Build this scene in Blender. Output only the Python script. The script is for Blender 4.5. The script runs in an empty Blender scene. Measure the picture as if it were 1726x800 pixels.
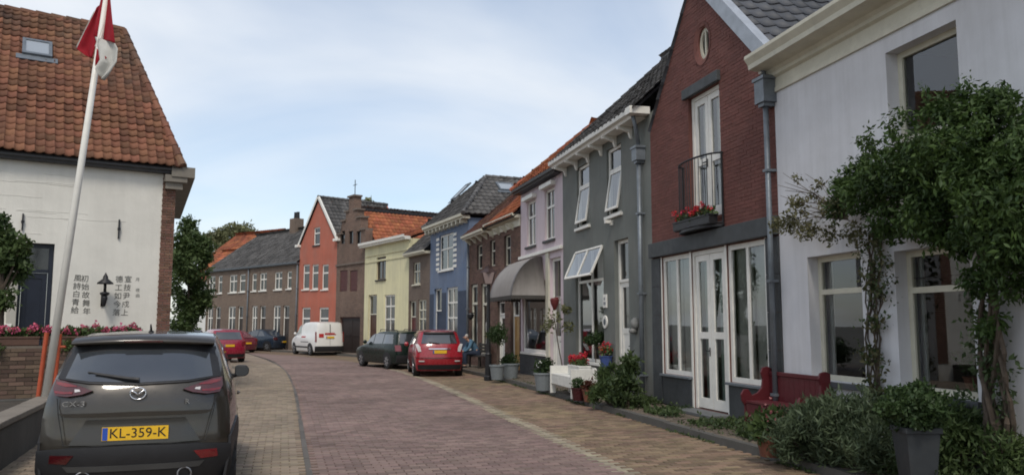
import bpy, bmesh, math, random
import numpy as np
from mathutils import Vector, Matrix, Euler
random.seed(7); np.random.seed(7)
R = math.radians
S = bpy.context.scene
COL = S.collection

# ---------------------------------------------------------------- camera, sky, sun, exposure
FP = 1360.0; CH = 1.65; TH = math.atan(148/FP)
cam = bpy.data.cameras.new('camera'); camo = bpy.data.objects.new('camera', cam); COL.objects.link(camo)
camo.location = (0, 0, CH); camo.rotation_euler = (R(90)+TH, 0, 0)
cam.sensor_width = 36; cam.sensor_fit = 'HORIZONTAL'; cam.lens = 36*FP/1726; cam.clip_start = .1; cam.clip_end = 6000
S.camera = camo
W = bpy.data.worlds.new('World'); S.world = W; W.use_nodes = True
nt = W.node_tree; nt.nodes.clear(); N = nt.nodes.new; Lk = nt.links.new
SUN = Vector((-.02, -.62, .78)).normalized()
sky = N('ShaderNodeTexSky'); sky.sky_type = 'NISHITA'; sky.sun_disc = False
sky.sun_elevation = math.asin(SUN.z); sky.sun_rotation = math.atan2(SUN.x, SUN.y) % (2*math.pi)
sky.air_density = 1.0; sky.dust_density = 1.0; sky.ozone_density = 2.0
tc = N('ShaderNodeTexCoord'); sp = N('ShaderNodeSeparateXYZ'); Lk(tc.outputs['Generated'], sp.inputs[0])
ad = N('ShaderNodeMath'); ad.operation = 'ADD'; ad.inputs[1].default_value = .22; Lk(sp.outputs['Z'], ad.inputs[0])
mx = N('ShaderNodeMath'); mx.operation = 'MAXIMUM'; mx.inputs[1].default_value = .05; Lk(ad.outputs[0], mx.inputs[0])
dv = N('ShaderNodeVectorMath'); dv.operation = 'DIVIDE'; cb = N('ShaderNodeCombineXYZ')
for i in range(3): Lk(mx.outputs[0], cb.inputs[i])
Lk(tc.outputs['Generated'], dv.inputs[0]); Lk(cb.outputs[0], dv.inputs[1])
mp = N('ShaderNodeMapping'); mp.inputs['Location'].default_value = (3.1, 1.7, 0); mp.inputs['Scale'].default_value = (.95, .95, .5); Lk(dv.outputs[0], mp.inputs[0])
nz = N('ShaderNodeTexNoise'); nz.inputs['Scale'].default_value = .95; nz.inputs['Detail'].default_value = 6; nz.inputs['Roughness'].default_value = .47; nz.inputs['Distortion'].default_value = .6
Lk(mp.outputs[0], nz.inputs['Vector'])
cr = N('ShaderNodeValToRGB'); cr.color_ramp.elements[0].position = .34; cr.color_ramp.elements[0].color = (.22,)*3+(1,); cr.color_ramp.elements[1].position = .66; cr.color_ramp.elements[1].color = (.95,)*3+(1,)
Lk(nz.outputs['Fac'], cr.inputs[0])
nz2 = N('ShaderNodeTexNoise'); nz2.inputs['Scale'].default_value = 2.6; nz2.inputs['Detail'].default_value = 6; Lk(mp.outputs[0], nz2.inputs['Vector'])
cc = N('ShaderNodeValToRGB'); cc.color_ramp.elements[0].position = .3; cc.color_ramp.elements[0].color = (5.7, 6.05, 6.5, 1); cc.color_ramp.elements[1].position = .72; cc.color_ramp.elements[1].color = (6.6, 6.8, 7.05, 1)
Lk(nz2.outputs['Fac'], cc.inputs[0])
blu = N('ShaderNodeMix'); blu.data_type = 'RGBA'; blu.blend_type = 'MULTIPLY'; blu.inputs[0].default_value = 1
Lk(sky.outputs[0], blu.inputs[6]); blu.inputs[7].default_value = (1.2, 1.16, 1.1, 1)
mixc = N('ShaderNodeMix'); mixc.data_type = 'RGBA'; Lk(cr.outputs[0], mixc.inputs[0]); Lk(blu.outputs[2], mixc.inputs[6]); Lk(cc.outputs[0], mixc.inputs[7])
bg = N('ShaderNodeBackground'); bg.inputs[1].default_value = .1; Lk(mixc.outputs[2], bg.inputs[0])
wo = N('ShaderNodeOutputWorld'); Lk(bg.outputs[0], wo.inputs[0])
sl = bpy.data.lights.new('sun', 'SUN'); sl.energy = 1.3; sl.angle = R(14); sl.color = (1, .93, .83)
so = bpy.data.objects.new('sun', sl); COL.objects.link(so); so.rotation_euler = SUN.to_track_quat('Z', 'Y').to_euler(); so.location = (-20, -30, 40)
S.view_settings.view_transform = 'Standard'; S.view_settings.look = 'None'; S.view_settings.gamma = 1
S.cycles.pixel_filter_type = 'BLACKMAN_HARRIS'; S.cycles.filter_width = 1.8
S.view_settings.use_curve_mapping = False; S.view_settings.exposure = 0.56

# ---------------------------------------------------------------- projection helpers (survey of the photograph)
def ray(px, py):
    dx = (px-863)/FP; dz = (400-py)/FP
    return Vector((dx, math.cos(TH)-math.sin(TH)*dz, math.sin(TH)+math.cos(TH)*dz))
def ground(px, py, z=0.0):
    d = ray(px, py); t = (z-CH)/d.z
    return Vector((d.x*t, d.y*t, z))
def at(px, py, Y):
    d = ray(px, py); t = Y/d.y
    return Vector((d.x*t, Y, CH+d.z*t))
def kx(px):
    d = ray(px, 548); return d.x/d.y
def cross_px(P, a, px, sg=1):
    a = R(a); d = (-math.sin(a)*sg, math.cos(a)*sg); k = kx(px)
    s = (k*P[1]-P[0])/(d[0]-k*d[1])
    return (P[0]+s*d[0], P[1]+s*d[1])

# ---------------------------------------------------------------- materials
MATS = {}
def mat(name, col, rough=.8, var=.12, vs=3.0, bump=0.0, bs=60.0, metal=0.0, spec=.4, coat=0.0, island=0.0, dirt=0.0, brick=None, streak=0.0, col2=None, trans=0.0, splash=0.0, hue=.045):
    """procedural principled material: base colour with soft noise variation, per-piece variation, optional brick courses and bump"""
    if name in MATS: return MATS[name]
    m = bpy.data.materials.new(name); m.use_nodes = True; MATS[name] = m
    t = m.node_tree; n = t.nodes.new; l = t.links.new
    b = t.nodes['Principled BSDF']
    b.inputs['Roughness'].default_value = rough; b.inputs['Metallic'].default_value = metal
    b.inputs['Specular IOR Level'].default_value = spec; b.inputs['Coat Weight'].default_value = coat; b.inputs['Coat Roughness'].default_value = .06
    tcn = n('ShaderNodeTexCoord'); vec = tcn.outputs['Object']
    cur = None
    c0 = n('ShaderNodeRGB'); c0.outputs[0].default_value = (*col, 1); cur = c0.outputs[0]
    def mixin(fac, a, bb, bt='MIX'):
        x = n('ShaderNodeMix'); x.data_type = 'RGBA'; x.blend_type = bt
        if isinstance(fac, (int, float)): x.inputs[0].default_value = fac
        else: l(fac, x.inputs[0])
        for s_, v in ((6, a), (7, bb)):
            if isinstance(v, tuple): x.inputs[s_].default_value = (*v, 1)
            else: l(v, x.inputs[s_])
        return x.outputs[2]
    def noise(scale, detail=5, v=None, rough_=.6):
        q = n('ShaderNodeTexNoise'); q.inputs['Scale'].default_value = scale; q.inputs['Detail'].default_value = detail; q.inputs['Roughness'].default_value = rough_
        l(v or vec, q.inputs['Vector']); return q.outputs['Fac']
    def ramp(f, p0, p1, v0=0., v1=1.):
        q = n('ShaderNodeMapRange'); q.inputs[1].default_value = p0; q.inputs[2].default_value = p1; q.inputs[3].default_value = v0; q.inputs[4].default_value = v1; l(f, q.inputs[0]); return q.outputs[0]
    bh = None
    if brick:
        bw, bhh, mortar, mcol, bc2 = brick
        s3 = n('ShaderNodeSeparateXYZ'); l(vec, s3.inputs[0]); a_ = n('ShaderNodeMath'); a_.operation = 'ADD'; l(s3.outputs[0], a_.inputs[0]); l(s3.outputs[1], a_.inputs[1])
        c3 = n('ShaderNodeCombineXYZ'); l(a_.outputs[0], c3.inputs[0]); l(s3.outputs[2], c3.inputs[1])
        bt = n('ShaderNodeTexBrick'); l(c3.outputs[0], bt.inputs['Vector']); bt.inputs['Scale'].default_value = 1
        bt.inputs['Brick Width'].default_value = bw; bt.inputs['Row Height'].default_value = bhh; bt.inputs['Mortar Size'].default_value = mortar; bt.inputs['Mortar Smooth'].default_value = .3
        bt.inputs['Color1'].default_value = (*col, 1); bt.inputs['Color2'].default_value = (*bc2, 1); bt.inputs['Mortar'].default_value = (*mcol, 1)
        cur = bt.outputs['Color']; bh = bt.outputs['Fac']
    if col2:
        cur = mixin(ramp(noise(vs*.7, 4), .42, .6), cur, col2)
    if island:
        g = n('ShaderNodeNewGeometry'); oi = n('ShaderNodeObjectInfo')
        sm = n('ShaderNodeMath'); sm.operation = 'ADD'; l(g.outputs['Random Per Island'], sm.inputs[0]); l(oi.outputs['Random'], sm.inputs[1])
        fr = n('ShaderNodeMath'); fr.operation = 'FRACT'; l(sm.outputs[0], fr.inputs[0])
        q = n('ShaderNodeMapRange'); q.inputs[3].default_value = 1-island; q.inputs[4].default_value = 1+island; l(fr.outputs[0], q.inputs[0])
        hs = n('ShaderNodeHueSaturation'); l(cur, hs.inputs['Color']); l(q.outputs[0], hs.inputs['Value'])
        wn = n('ShaderNodeTexWhiteNoise'); wn.noise_dimensions = '1D'; l(fr.outputs[0], wn.inputs['W'])
        q2 = n('ShaderNodeMapRange'); q2.inputs[3].default_value = .5-hue*island; q2.inputs[4].default_value = .5+hue*island; l(wn.outputs['Value'], q2.inputs[0]); l(q2.outputs[0], hs.inputs['Hue'])
        cur = hs.outputs['Color']
    if var:
        f = ramp(noise(vs), .3, .7, 1-var, 1+var)
        hs = n('ShaderNodeHueSaturation'); l(cur, hs.inputs['Color']); l(f, hs.inputs['Value']); cur = hs.outputs['Color']
    if streak:   # rain run-off marks: noise drawn out vertically
        mpn = n('ShaderNodeMapping'); mpn.inputs['Scale'].default_value = (5, 5, .35); l(vec, mpn.inputs[0])
        cur = mixin(ramp(noise(1.6, 6, mpn.outputs[0]), .43, .70, 0, streak), cur, (.12, .11, .09))
    if splash:   # rain splash and grime at the foot of a wall
        s4 = n('ShaderNodeSeparateXYZ'); l(vec, s4.inputs[0]); zz = n('ShaderNodeMath'); zz.operation = 'MULTIPLY_ADD'; zz.inputs[1].default_value = 1.1; l(noise(3.5, 6), zz.inputs[0]); l(s4.outputs[2], zz.inputs[2])
        cur = mixin(ramp(zz.outputs[0], .55, 1.5, splash, 0), cur, (.10, .088, .07))
        cur = mixin(ramp(noise(.55, 7, None, .65), .45, .72, 0, splash*.55), cur, (.30, .28, .25))
    if dirt:
        cur = mixin(ramp(noise(vs*2.3, 8, None, .7), .5, .75, 0, dirt), cur, (.06, .055, .045))
    l(cur, b.inputs['Base Color'])
    if rough < .9: l(ramp(noise(vs*3), .3, .7, max(.02, rough-.08), min(1, rough+.08)), b.inputs['Roughness'])
    if bump or bh:
        bp = n('ShaderNodeBump'); bp.inputs['Distance'].default_value = .01; bp.inputs['Strength'].default_value = max(bump, .4 if bh else 0)
        if bh:
            iv = n('ShaderNodeMath'); iv.operation = 'MULTIPLY_ADD'; iv.inputs[1].default_value = -1; l(bh, iv.inputs[0]); l(noise(bs, 4), iv.inputs[2]); l(iv.outputs[0], bp.inputs['Height'])
        else: l(noise(bs, 4), bp.inputs['Height'])
        l(bp.outputs[0], b.inputs['Normal'])
    if trans:
        b.inputs['Transmission Weight'].default_value = 0
        tr = n('ShaderNodeBsdfTranslucent'); l(cur, tr.inputs[0]); ms = n('ShaderNodeMixShader'); ms.inputs[0].default_value = trans
        l(b.outputs[0], ms.inputs[1]); l(tr.outputs[0], ms.inputs[2]); l(ms.outputs[0], t.nodes['Material Output'].inputs[0])
    return m

def glass_clear():
    if 'window_glass' in MATS: return MATS['window_glass']
    m = bpy.data.materials.new('window_glass'); m.use_nodes = True; MATS['window_glass'] = m
    t = m.node_tree; t.nodes.clear(); n = t.nodes.new; l = t.links.new
    tr = n('ShaderNodeBsdfTransparent'); tr.inputs[0].default_value = (.86, .9, .88, 1)
    gl = n('ShaderNodeBsdfGlossy'); gl.inputs['Roughness'].default_value = .012; gl.inputs[0].default_value = (.95, .97, 1, 1)
    fr = n('ShaderNodeFresnel'); fr.inputs[0].default_value = 1.62
    ad_ = n('ShaderNodeMath'); ad_.operation = 'MULTIPLY_ADD'; ad_.inputs[1].default_value = 1.15; ad_.inputs[2].default_value = .03; l(fr.outputs[0], ad_.inputs[0])
    ms = n('ShaderNodeMixShader'); l(ad_.outputs[0], ms.inputs[0]); l(tr.outputs[0], ms.inputs[1]); l(gl.outputs[0], ms.inputs[2])
    o = n('ShaderNodeOutputMaterial'); l(ms.outputs[0], o.inputs[0]); return m

def foliage(name, c1, c2, rough=.55):
    if name in MATS: return MATS[name]
    m = bpy.data.materials.new(name); m.use_nodes = True; MATS[name] = m
    t = m.node_tree; n = t.nodes.new; l = t.links.new; b = t.nodes['Principled BSDF']
    g = n('ShaderNodeNewGeometry'); tcn = n('ShaderNodeTexCoord'); q = n('ShaderNodeTexNoise'); q.inputs['Scale'].default_value = 2.2; q.inputs['Detail'].default_value = 3; l(tcn.outputs['Object'], q.inputs['Vector'])
    a = n('ShaderNodeMath'); a.operation = 'MULTIPLY_ADD'; a.inputs[1].default_value = .55; l(g.outputs['Random Per Island'], a.inputs[0])
    a2 = n('ShaderNodeMapRange'); a2.inputs[1].default_value = .35; a2.inputs[2].default_value = .65; a2.inputs[3].default_value = 0; a2.inputs[4].default_value = .45; l(q.outputs['Fac'], a2.inputs[0]); l(a2.outputs[0], a.inputs[2])
    x = n('ShaderNodeMix'); x.data_type = 'RGBA'; l(a.outputs[0], x.inputs[0]); x.inputs[6].default_value = (*c1, 1); x.inputs[7].default_value = (*c2, 1)
    l(x.outputs[2], b.inputs['Base Color']); b.inputs['Roughness'].default_value = rough; b.inputs['Specular IOR Level'].default_value = .3
    tr = n('ShaderNodeBsdfTranslucent'); l(x.outputs[2], tr.inputs[0]); ms = n('ShaderNodeMixShader'); ms.inputs[0].default_value = .25
    l(b.outputs[0], ms.inputs[1]); l(tr.outputs[0], ms.inputs[2]); l(ms.outputs[0], t.nodes['Material Output'].inputs[0]); return m

white = mat('white_paint', (.74, .72, .66), .5, .07, 4, dirt=.12)
cream = mat('cream_paint', (.58, .55, .44), .5, .08, 4, dirt=.12)
dpane = mat('dark_pane', (.012, .014, .016), .06, .3, 1.5, spec=.75)
zinc = mat('zinc', (.16, .18, .20), .45, .18, 5, metal=.35, dirt=.2)
blackm = mat('black_iron', (.014, .014, .016), .5, .2, 8)
soil = mat('soil', (.055, .045, .035), .95, .3, 6, bump=.6, bs=40)
terracotta = mat('terracotta_pot', (.16, .06, .035), .8, .2, 8)
greyplastic = mat('grey_planter', (.17, .19, .20), .55, .12, 5, dirt=.2)
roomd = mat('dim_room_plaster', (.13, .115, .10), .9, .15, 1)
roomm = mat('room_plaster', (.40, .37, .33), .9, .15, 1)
curtm = mat('curtain_cloth', (.70, .68, .62), .9, .08, 6, trans=.4)

# ---------------------------------------------------------------- mesh helpers
class MB:
    def __init__(s): s.v = []; s.f = []
    def quad(s, a, b, c, d):
        n = len(s.v); s.v += [tuple(a), tuple(b), tuple(c), tuple(d)]; s.f.append((n, n+1, n+2, n+3)); return s
    def poly(s, pts):
        n = len(s.v); s.v += [tuple(p) for p in pts]; s.f.append(tuple(range(n, n+len(pts)))); return s
    def box(s, x0, x1, y0, y1, z0, z1):
        n = len(s.v)
        s.v += [(x0, y0, z0), (x1, y0, z0), (x1, y1, z0), (x0, y1, z0), (x0, y0, z1), (x1, y0, z1), (x1, y1, z1), (x0, y1, z1)]
        s.f += [tuple(n+i for i in q) for q in ((0, 3, 2, 1), (4, 5, 6, 7), (0, 1, 5, 4), (1, 2, 6, 5), (2, 3, 7, 6), (3, 0, 4, 7))]; return s
    def prism(s, pts, ext):   # planar polygon extruded by vector
        n = len(s.v); k = len(pts); e = Vector(ext)
        s.v += [tuple(p) for p in pts] + [tuple(Vector(p)+e) for p in pts]
        s.f += [tuple(range(n+k-1, n-1, -1)), tuple(range(n+k, n+2*k))]
        for i in range(k): j = (i+1) % k; s.f.append((n+i, n+j, n+k+j, n+k+i))
        return s
    def tube(s, path, r, seg=8, cap=True):
        path = [Vector(p) for p in path]; rs = r if isinstance(r, (list, tuple)) else [r]*len(path)
        n0 = len(s.v); up = Vector((0, 0, 1))
        for i, p in enumerate(path):
            d = (path[min(i+1, len(path)-1)]-path[max(i-1, 0)]).normalized()
            a = d.cross(up)
            if a.length < .05: a = d.cross(Vector((1, 0, 0)))
            a.normalize(); b = d.cross(a)
            for k in range(seg):
                t = 2*math.pi*k/seg; s.v.append(tuple(p+a*math.cos(t)*rs[i]+b*math.sin(t)*rs[i]))
        for i in range(len(path)-1):
            for k in range(seg):
                a = n0+i*seg+k; b = n0+i*seg+(k+1) % seg; s.f.append((a, b, b+seg, a+seg))
        if cap:
            s.f.append(tuple(n0+seg-1-k for k in range(seg))); m = n0+(len(path)-1)*seg; s.f.append(tuple(m+k for k in range(seg)))
        return s
    def lathe(s, prof, c=(0, 0, 0), seg=16, axis='z'):
        n0 = len(s.v)
        for r, h in prof:
            for k in range(seg):
                t = 2*math.pi*k/seg; a, b = r*math.cos(t), r*math.sin(t)
                p = (a, b, h) if axis == 'z' else ((h, a, b) if axis == 'x' else (a, h, b))
                s.v.append((p[0]+c[0], p[1]+c[1], p[2]+c[2]))
        for i in range(len(prof)-1):
            for k in range(seg):
                a = n0+i*seg+k; b = n0+i*seg+(k+1) % seg; s.f.append((a, b, b+seg, a+seg))
        s.f.append(tuple(n0+seg-1-k for k in range(seg))); m = n0+(len(prof)-1)*seg; s.f.append(tuple(m+k for k in range(seg)))
        return s
    def build(s, name, m, parent=None, smooth=False, bevel=0, loc=None):
        me = bpy.data.meshes.new(name); me.from_pydata(s.v, [], s.f)
        if m: me.materials.append(m)
        if smooth:
            bm = bmesh.new(); bm.from_mesh(me); bmesh.ops.remove_doubles(bm, verts=bm.verts, dist=1e-5); bm.to_mesh(me); bm.free()
            me.polygons.foreach_set('use_smooth', [True]*len(me.polygons))
        me.update(); o = bpy.data.objects.new(name, me); COL.objects.link(o); o.parent = parent
        if loc: o.location = loc
        if bevel:
            b = o.modifiers.new('bevel', 'BEVEL'); b.width = bevel; b.segments = 2; b.limit_method = 'ANGLE'
        return o
def np_mesh(name, verts, faces, m, parent=None, smooth=False):
    """verts (n,3); faces (k,4) or (k,3) arrays"""
    me = bpy.data.meshes.new(name); k = faces.shape[1]
    me.vertices.add(len(verts)); me.vertices.foreach_set('co', np.asarray(verts, dtype=np.float32).ravel())
    me.loops.add(faces.size); me.loops.foreach_set('vertex_index', faces.astype(np.int32).ravel())
    me.polygons.add(len(faces)); me.polygons.foreach_set('loop_start', np.arange(0, faces.size, k, dtype=np.int32))
    me.polygons.foreach_set('loop_total', np.full(len(faces), k, dtype=np.int32))
    if smooth: me.polygons.foreach_set('use_smooth', np.ones(len(faces), dtype=bool))
    me.update(calc_edges=True); me.materials.append(m)
    o = bpy.data.objects.new(name, me); COL.objects.link(o); o.parent = parent; return o
def tag(o, label=None, cat=None, group=None, kind=None):
    if label: o['label'] = label
    if cat: o['category'] = cat
    if group: o['group'] = group
    if kind: o['kind'] = kind
    return o
def thing(name, label, cat, loc=(0, 0, 0), rz=0, group=None):
    o = bpy.data.objects.new(name, None); o.empty_display_size = .2; COL.objects.link(o); o.location = loc; o.rotation_euler = (0, 0, rz)
    return tag(o, label, cat, group)
def inst(me, name, parent, M):
    o = bpy.data.objects.new(name, me); COL.objects.link(o); o.parent = parent; o.matrix_local = M; return o
def text_mesh(body, size, m, parent, M, name='lettering', ext=.002, align='CENTER'):
    cu = bpy.data.curves.new('text', 'FONT'); cu.body = body; cu.size = size; cu.align_x = align; cu.align_y = 'CENTER'; cu.extrude = ext; cu.resolution_u = 3
    t = bpy.data.objects.new('text', cu); COL.objects.link(t)
    dg = bpy.context.evaluated_depsgraph_get(); me = bpy.data.meshes.new_from_object(t.evaluated_get(dg))
    bpy.data.objects.remove(t); me.materials.clear(); me.materials.append(m)
    o = bpy.data.objects.new(name, me); COL.objects.link(o); o.parent = parent; o.matrix_local = M; return o
FACE_FRONT = Matrix.Rotation(R(90), 4, 'X')   # text lying in local x/z, facing local -y
# ---------------------------------------------------------------- houses
def to_px(p):
    d = Vector(p)-Vector((0, 0, CH)); y = d.y*math.cos(TH)+d.z*math.sin(TH); z = -d.y*math.sin(TH)+d.z*math.cos(TH)
    if y < .1: return (-9999, -9999, y)
    return (863+FP*d.x/y, 400-FP*z/y, y)
def inside(poly, a, b):
    c = False; n = len(poly)
    for i in range(n):
        x0, y0 = poly[i]; x1, y1 = poly[(i+1) % n]
        if (y0 > b) != (y1 > b) and a < (x1-x0)*(b-y0)/(y1-y0)+x0: c = not c
    return c
def fill_loops(loops, y):
    """planar x/z region bounded by an outer loop and hole loops, triangulated"""
    bm = bmesh.new(); ed = []
    for lp in loops:
        vs = [bm.verts.new((x, y, z)) for x, z in lp]
        ed += [bm.edges.new((vs[i], vs[(i+1) % len(vs)])) for i in range(len(vs))]
    bmesh.ops.triangle_fill(bm, use_beauty=True, use_dissolve=False, edges=ed, normal=(0, -1, 0))
    bm.verts.index_update(); v = [tuple(q.co) for q in bm.verts]; f = [tuple(q.index for q in fc.verts) for fc in bm.faces]; bm.free()
    return v, f
class House:
    def __init__(s, name, label, PL, PR, cat='house', z=0):
        s.PL = Vector((PL[0], PL[1], z)); s.PR = Vector((PR[0], PR[1], z)); d = s.PR-s.PL; s.L = d.length; s.u = d.normalized()
        s.n = Vector((-s.u.y, s.u.x, 0)); rz = math.atan2(s.u.y, s.u.x)
        s.root = thing(name, label, cat, s.PL, rz); s.M = Matrix.Translation(s.PL) @ Matrix.Rotation(rz, 4, 'Z'); s.Mi = s.M.inverted()
        s.holes = []
    def plane(s, px, py, y=0.0):
        d = ray(px, py); o = Vector((0, 0, CH)); q = s.PL+s.n*y
        t = (q-o).dot(s.n)/d.dot(s.n); p = s.Mi @ (o+d*t); return p.x, p.z
    def slope(s, px, py, P0, U, V):
        d = s.Mi.to_3x3() @ ray(px, py); o = s.Mi @ Vector((0, 0, CH)); Nn = U.cross(V)
        t = (P0-o).dot(Nn)/d.dot(Nn); p = o+d*t-P0; return p.dot(U), p.dot(V)
    def wall(s, outline, m, extra=(), reveal=.16, D=7.0, sides=True, name='wall', y=0.0, holes=True):
        hl = [[(a, c), (b, c), (b, d), (a, d)] for a, b, c, d in s.holes] if holes else []
        hl += list(extra); v, f = fill_loops([outline]+hl, y); mb = MB(); mb.v = v; mb.f = f
        for lp in hl:
            for i in range(len(lp)):
                a, b = lp[i], lp[(i+1) % len(lp)]
                mb.quad((a[0], y, a[1]), (a[0], y+reveal, a[1]), (b[0], y+reveal, b[1]), (b[0], y, b[1]))
        if sides:
            k = len(outline)
            for i in range(k):
                a, b = outline[i], outline[(i+1) % k]
                mb.quad((a[0], y, a[1]), (b[0], y, b[1]), (b[0], y+D, b[1]), (a[0], y+D, a[1]))
        return mb.build(name, m, s.root)
    def bricks(s, wall, outline, m, bl=.21, bh=.0625, joint=.011, y=-.009, zmin=0, name='brick_courses', thick=.02):
        """real bricks in running bond, joined: courses clipped at the outline and at openings"""
        mb = MB(); z0 = zmin; zt = max(p[1] for p in outline); row = 0
        while z0+bh < zt:
            zm = z0+bh/2; xs = []
            for i in range(len(outline)):
                (xa, za), (xb, zb) = outline[i], outline[(i+1) % len(outline)]
                if (za > zm) != (zb > zm): xs.append(xa+(xb-xa)*(zm-za)/(zb-za))
            xs.sort(); iv = [(xs[i], xs[i+1]) for i in range(0, len(xs)-1, 2)]
            for a, b, c, d in s.holes:
                if c-bh*.4 < zm < d+bh*.4:
                    nv = []
                    for p, q in iv:
                        if b <= p or a >= q: nv.append((p, q))
                        else:
                            if a-p > .02: nv.append((p, a))
                            if q-b > .02: nv.append((b, q))
                    iv = nv
            for p, q in iv:
                x = math.floor(p/bl)*bl-(row % 2)*bl/2
                while x < q:
                    a, b = max(x, p)+joint/2, min(x+bl, q)-joint/2
                    if b-a > .02:
                        e = random.uniform(-.003, .003)
                        n = len(mb.v); yb = y+thick; yf = y+e
                        mb.v += [(a, yf, z0), (b, yf, z0), (b, yf, z0+bh-joint), (a, yf, z0+bh-joint), (a, yb, z0), (b, yb, z0), (b, yb, z0+bh-joint), (a, yb, z0+bh-joint)]
                        mb.f += [(n, n+1, n+2, n+3), (n+4, n+5, n+1, n), (n+3, n+2, n+6, n+7), (n+1, n+5, n+6, n+2), (n+4, n, n+3, n+7)]
                    x += bl
            z0 += bh; row += 1
        return tag(mb.build(name, m, wall), kind='stuff')
    def rect(s, tl, br, y=0.0):
        u0, z1 = s.plane(*tl, y); u1, z0 = s.plane(*br, y); return u0, u1, z0, z1
    def window(s, r, cols=1, rows=(1,), fm=None, sill=None, recess=.09, fw=.055, clear=False, curtain=None, pane=None, hole=True, name='window', room=True, rm=None):
        fm = fm or white; u0, u1, z0, z1 = r
        if hole: s.holes.append((u0, u1, z0, z1))
        y0, y1 = recess, recess+.06; mb = MB()
        mb.box(u0, u0+fw, y0, y1, z0, z1).box(u1-fw, u1, y0, y1, z0, z1).box(u0+fw, u1-fw, y0, y1, z0, z0+fw).box(u0+fw, u1-fw, y0, y1, z1-fw, z1)
        if not isinstance(cols, (list, tuple)): cols = [1/cols]*cols
        xs = [u0+fw]; W_ = u1-u0-2*fw
        for c in cols: xs.append(xs[-1]+W_*c/sum(cols))
        zs = [z0+fw]; H_ = z1-z0-2*fw
        for c in rows: zs.append(zs[-1]+H_*c/sum(rows))
        mw = fw*.42
        for x in xs[1:-1]: mb.box(x-mw, x+mw, y0+.004, y1-.004, z0+fw, z1-fw)
        for z in zs[1:-1]:
            for i in range(len(xs)-1):
                a = xs[i]+(mw if i else 0); b = xs[i+1]-(mw if i < len(xs)-2 else 0); mb.box(a, b, y0-.006, y1-.006, z-mw*1.15, z+mw*1.15)
        w = mb.build(name, fm, s.root)
        pm = pane or (glass_clear() if clear else dpane)
        for i in range(len(xs)-1):
            for j in range(len(zs)-1):
                e = [random.uniform(-.004, .004) for _ in range(3)]; yy = y0+.03
                a, b, c, d = xs[i], xs[i+1], zs[j], zs[j+1]
                MB().quad((a, yy+e[0], c), (b, yy+e[1], c), (b, yy+e[1]+e[2], d), (a, yy+e[0]+e[2], d)).build('pane', pm, w)
        if sill:
            MB().box(u0-.06, u1+.06, -.07, recess, z0-.075, z0-.003).build('sill', sill, w, bevel=.006)
        if clear and room:
            yb = 2.4; m2 = MB()
            a, b, c, d = u0-.5, u1+.5, z0-.6, z1+.35; y = .17
            m2.quad((a, yb, c), (b, yb, c), (b, yb, d), (a, yb, d)).quad((a, y, c), (a, yb, c), (a, yb, d), (a, y, d)).quad((b, y, c), (b, y, d), (b, yb, d), (b, yb, c)).quad((a, y, c), (b, y, c), (b, yb, c), (a, yb, c)).quad((a, y, d), (a, yb, d), (b, yb, d), (b, y, d))
            m2.build('room', rm or roomm, s.root)
        if curtain:
            for (fa, fb) in curtain:
                a = u0+(u1-u0)*fa; b = u0+(u1-u0)*fb; n_ = max(6, int((b-a)/.03)); m3 = MB()
                pts = [(a+(b-a)*k/n_, recess+.13+.025*math.sin(k*1.9)+.01*math.sin(k*.7)) for k in range(n_+1)]
                for k in range(n_): m3.quad((*pts[k], z0+fw*.5), (*pts[k+1], z0+fw*.5), (*pts[k+1], z1-fw), (*pts[k], z1-fw))
                m3.build('curtain', curtm, w, smooth=True)
        return w
    def door(s, r, leaf, fm=None, transom=.2, glazed=0.0, recess=.1, fw=.07, leaves=1, clear=False, curtain=False):
        fm = fm or white; u0, u1, z0, z1 = r; s.holes.append((u0, u1, z0, z1)); y0 = recess
        mb = MB().box(u0, u0+fw, y0, y0+.08, z0, z1).box(u1-fw, u1, y0, y0+.08, z0, z1).box(u0+fw, u1-fw, y0, y0+.08, z1-fw, z1)
        zt = z1-fw-(z1-z0)*transom if transom else z1-fw
        if transom: mb.box(u0+fw, u1-fw, y0-.01, y0+.08, zt-fw*.8, zt)
        fr = mb.build('door_frame', fm, s.root)
        if transom:
            MB().quad((u0+fw, y0+.04, zt), (u1-fw, y0+.04, zt), (u1-fw, y0+.04, z1-fw), (u0+fw, y0+.04, z1-fw)).build('pane', dpane, fr); zt -= fw*.8
        w = (u1-u0-2*fw)/leaves
        for k in range(leaves):
            a = u0+fw+k*w+.006; b = a+w-.012; st = min(.11, w*.2); m = MB(); zb = z0+.02; zm = zb+(zt-zb)*(1-glazed) if glazed else None
            yy = y0+.02
            m.box(a, a+st, yy, yy+.05, zb, zt-.005).box(b-st, b, yy, yy+.05, zb, zt-.005).box(a+st, b-st, yy, yy+.05, zb, zb+.18).box(a+st, b-st, yy, yy+.05, zt-.12, zt-.005)
            if glazed:
                mids = [zm] if glazed < .7 else [zb+(zt-zb)*.47]
                for q in mids: m.box(a+st, b-st, yy+.002, yy+.048, q-.06, q+.06)
            else:
                m.box(a+st, b-st, yy+.002, yy+.048, zb+.95, zb+1.08)
            if glazed < .7: m.box(a+st, b-st, yy+.018, yy+.04, zb+.1, (zm if glazed else zt)-.05)
            d = m.build('door', leaf, s.root)
            pm = glass_clear() if clear else dpane
            if glazed:
                regs = [(zm+.06, zt-.12)] if glazed < .7 else [(zb+.18, mids[0]-.06), (mids[0]+.06, zt-.12)]
                for c, e in regs: MB().quad((a+st, yy+.025, c), (b-st, yy+.025, c), (b-st, yy+.027, e), (a+st, yy+.024, e)).build('pane', pm, d)
                if curtain: MB().quad((a+st, yy+.12, zb+.1), (b-st, yy+.14, zb+.1), (b-st, yy+.14, zt-.1), (a+st, yy+.12, zt-.1)).build('curtain', curtain, d)
            hx = b-st*.5 if (k == 0) else a+st*.5
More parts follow.
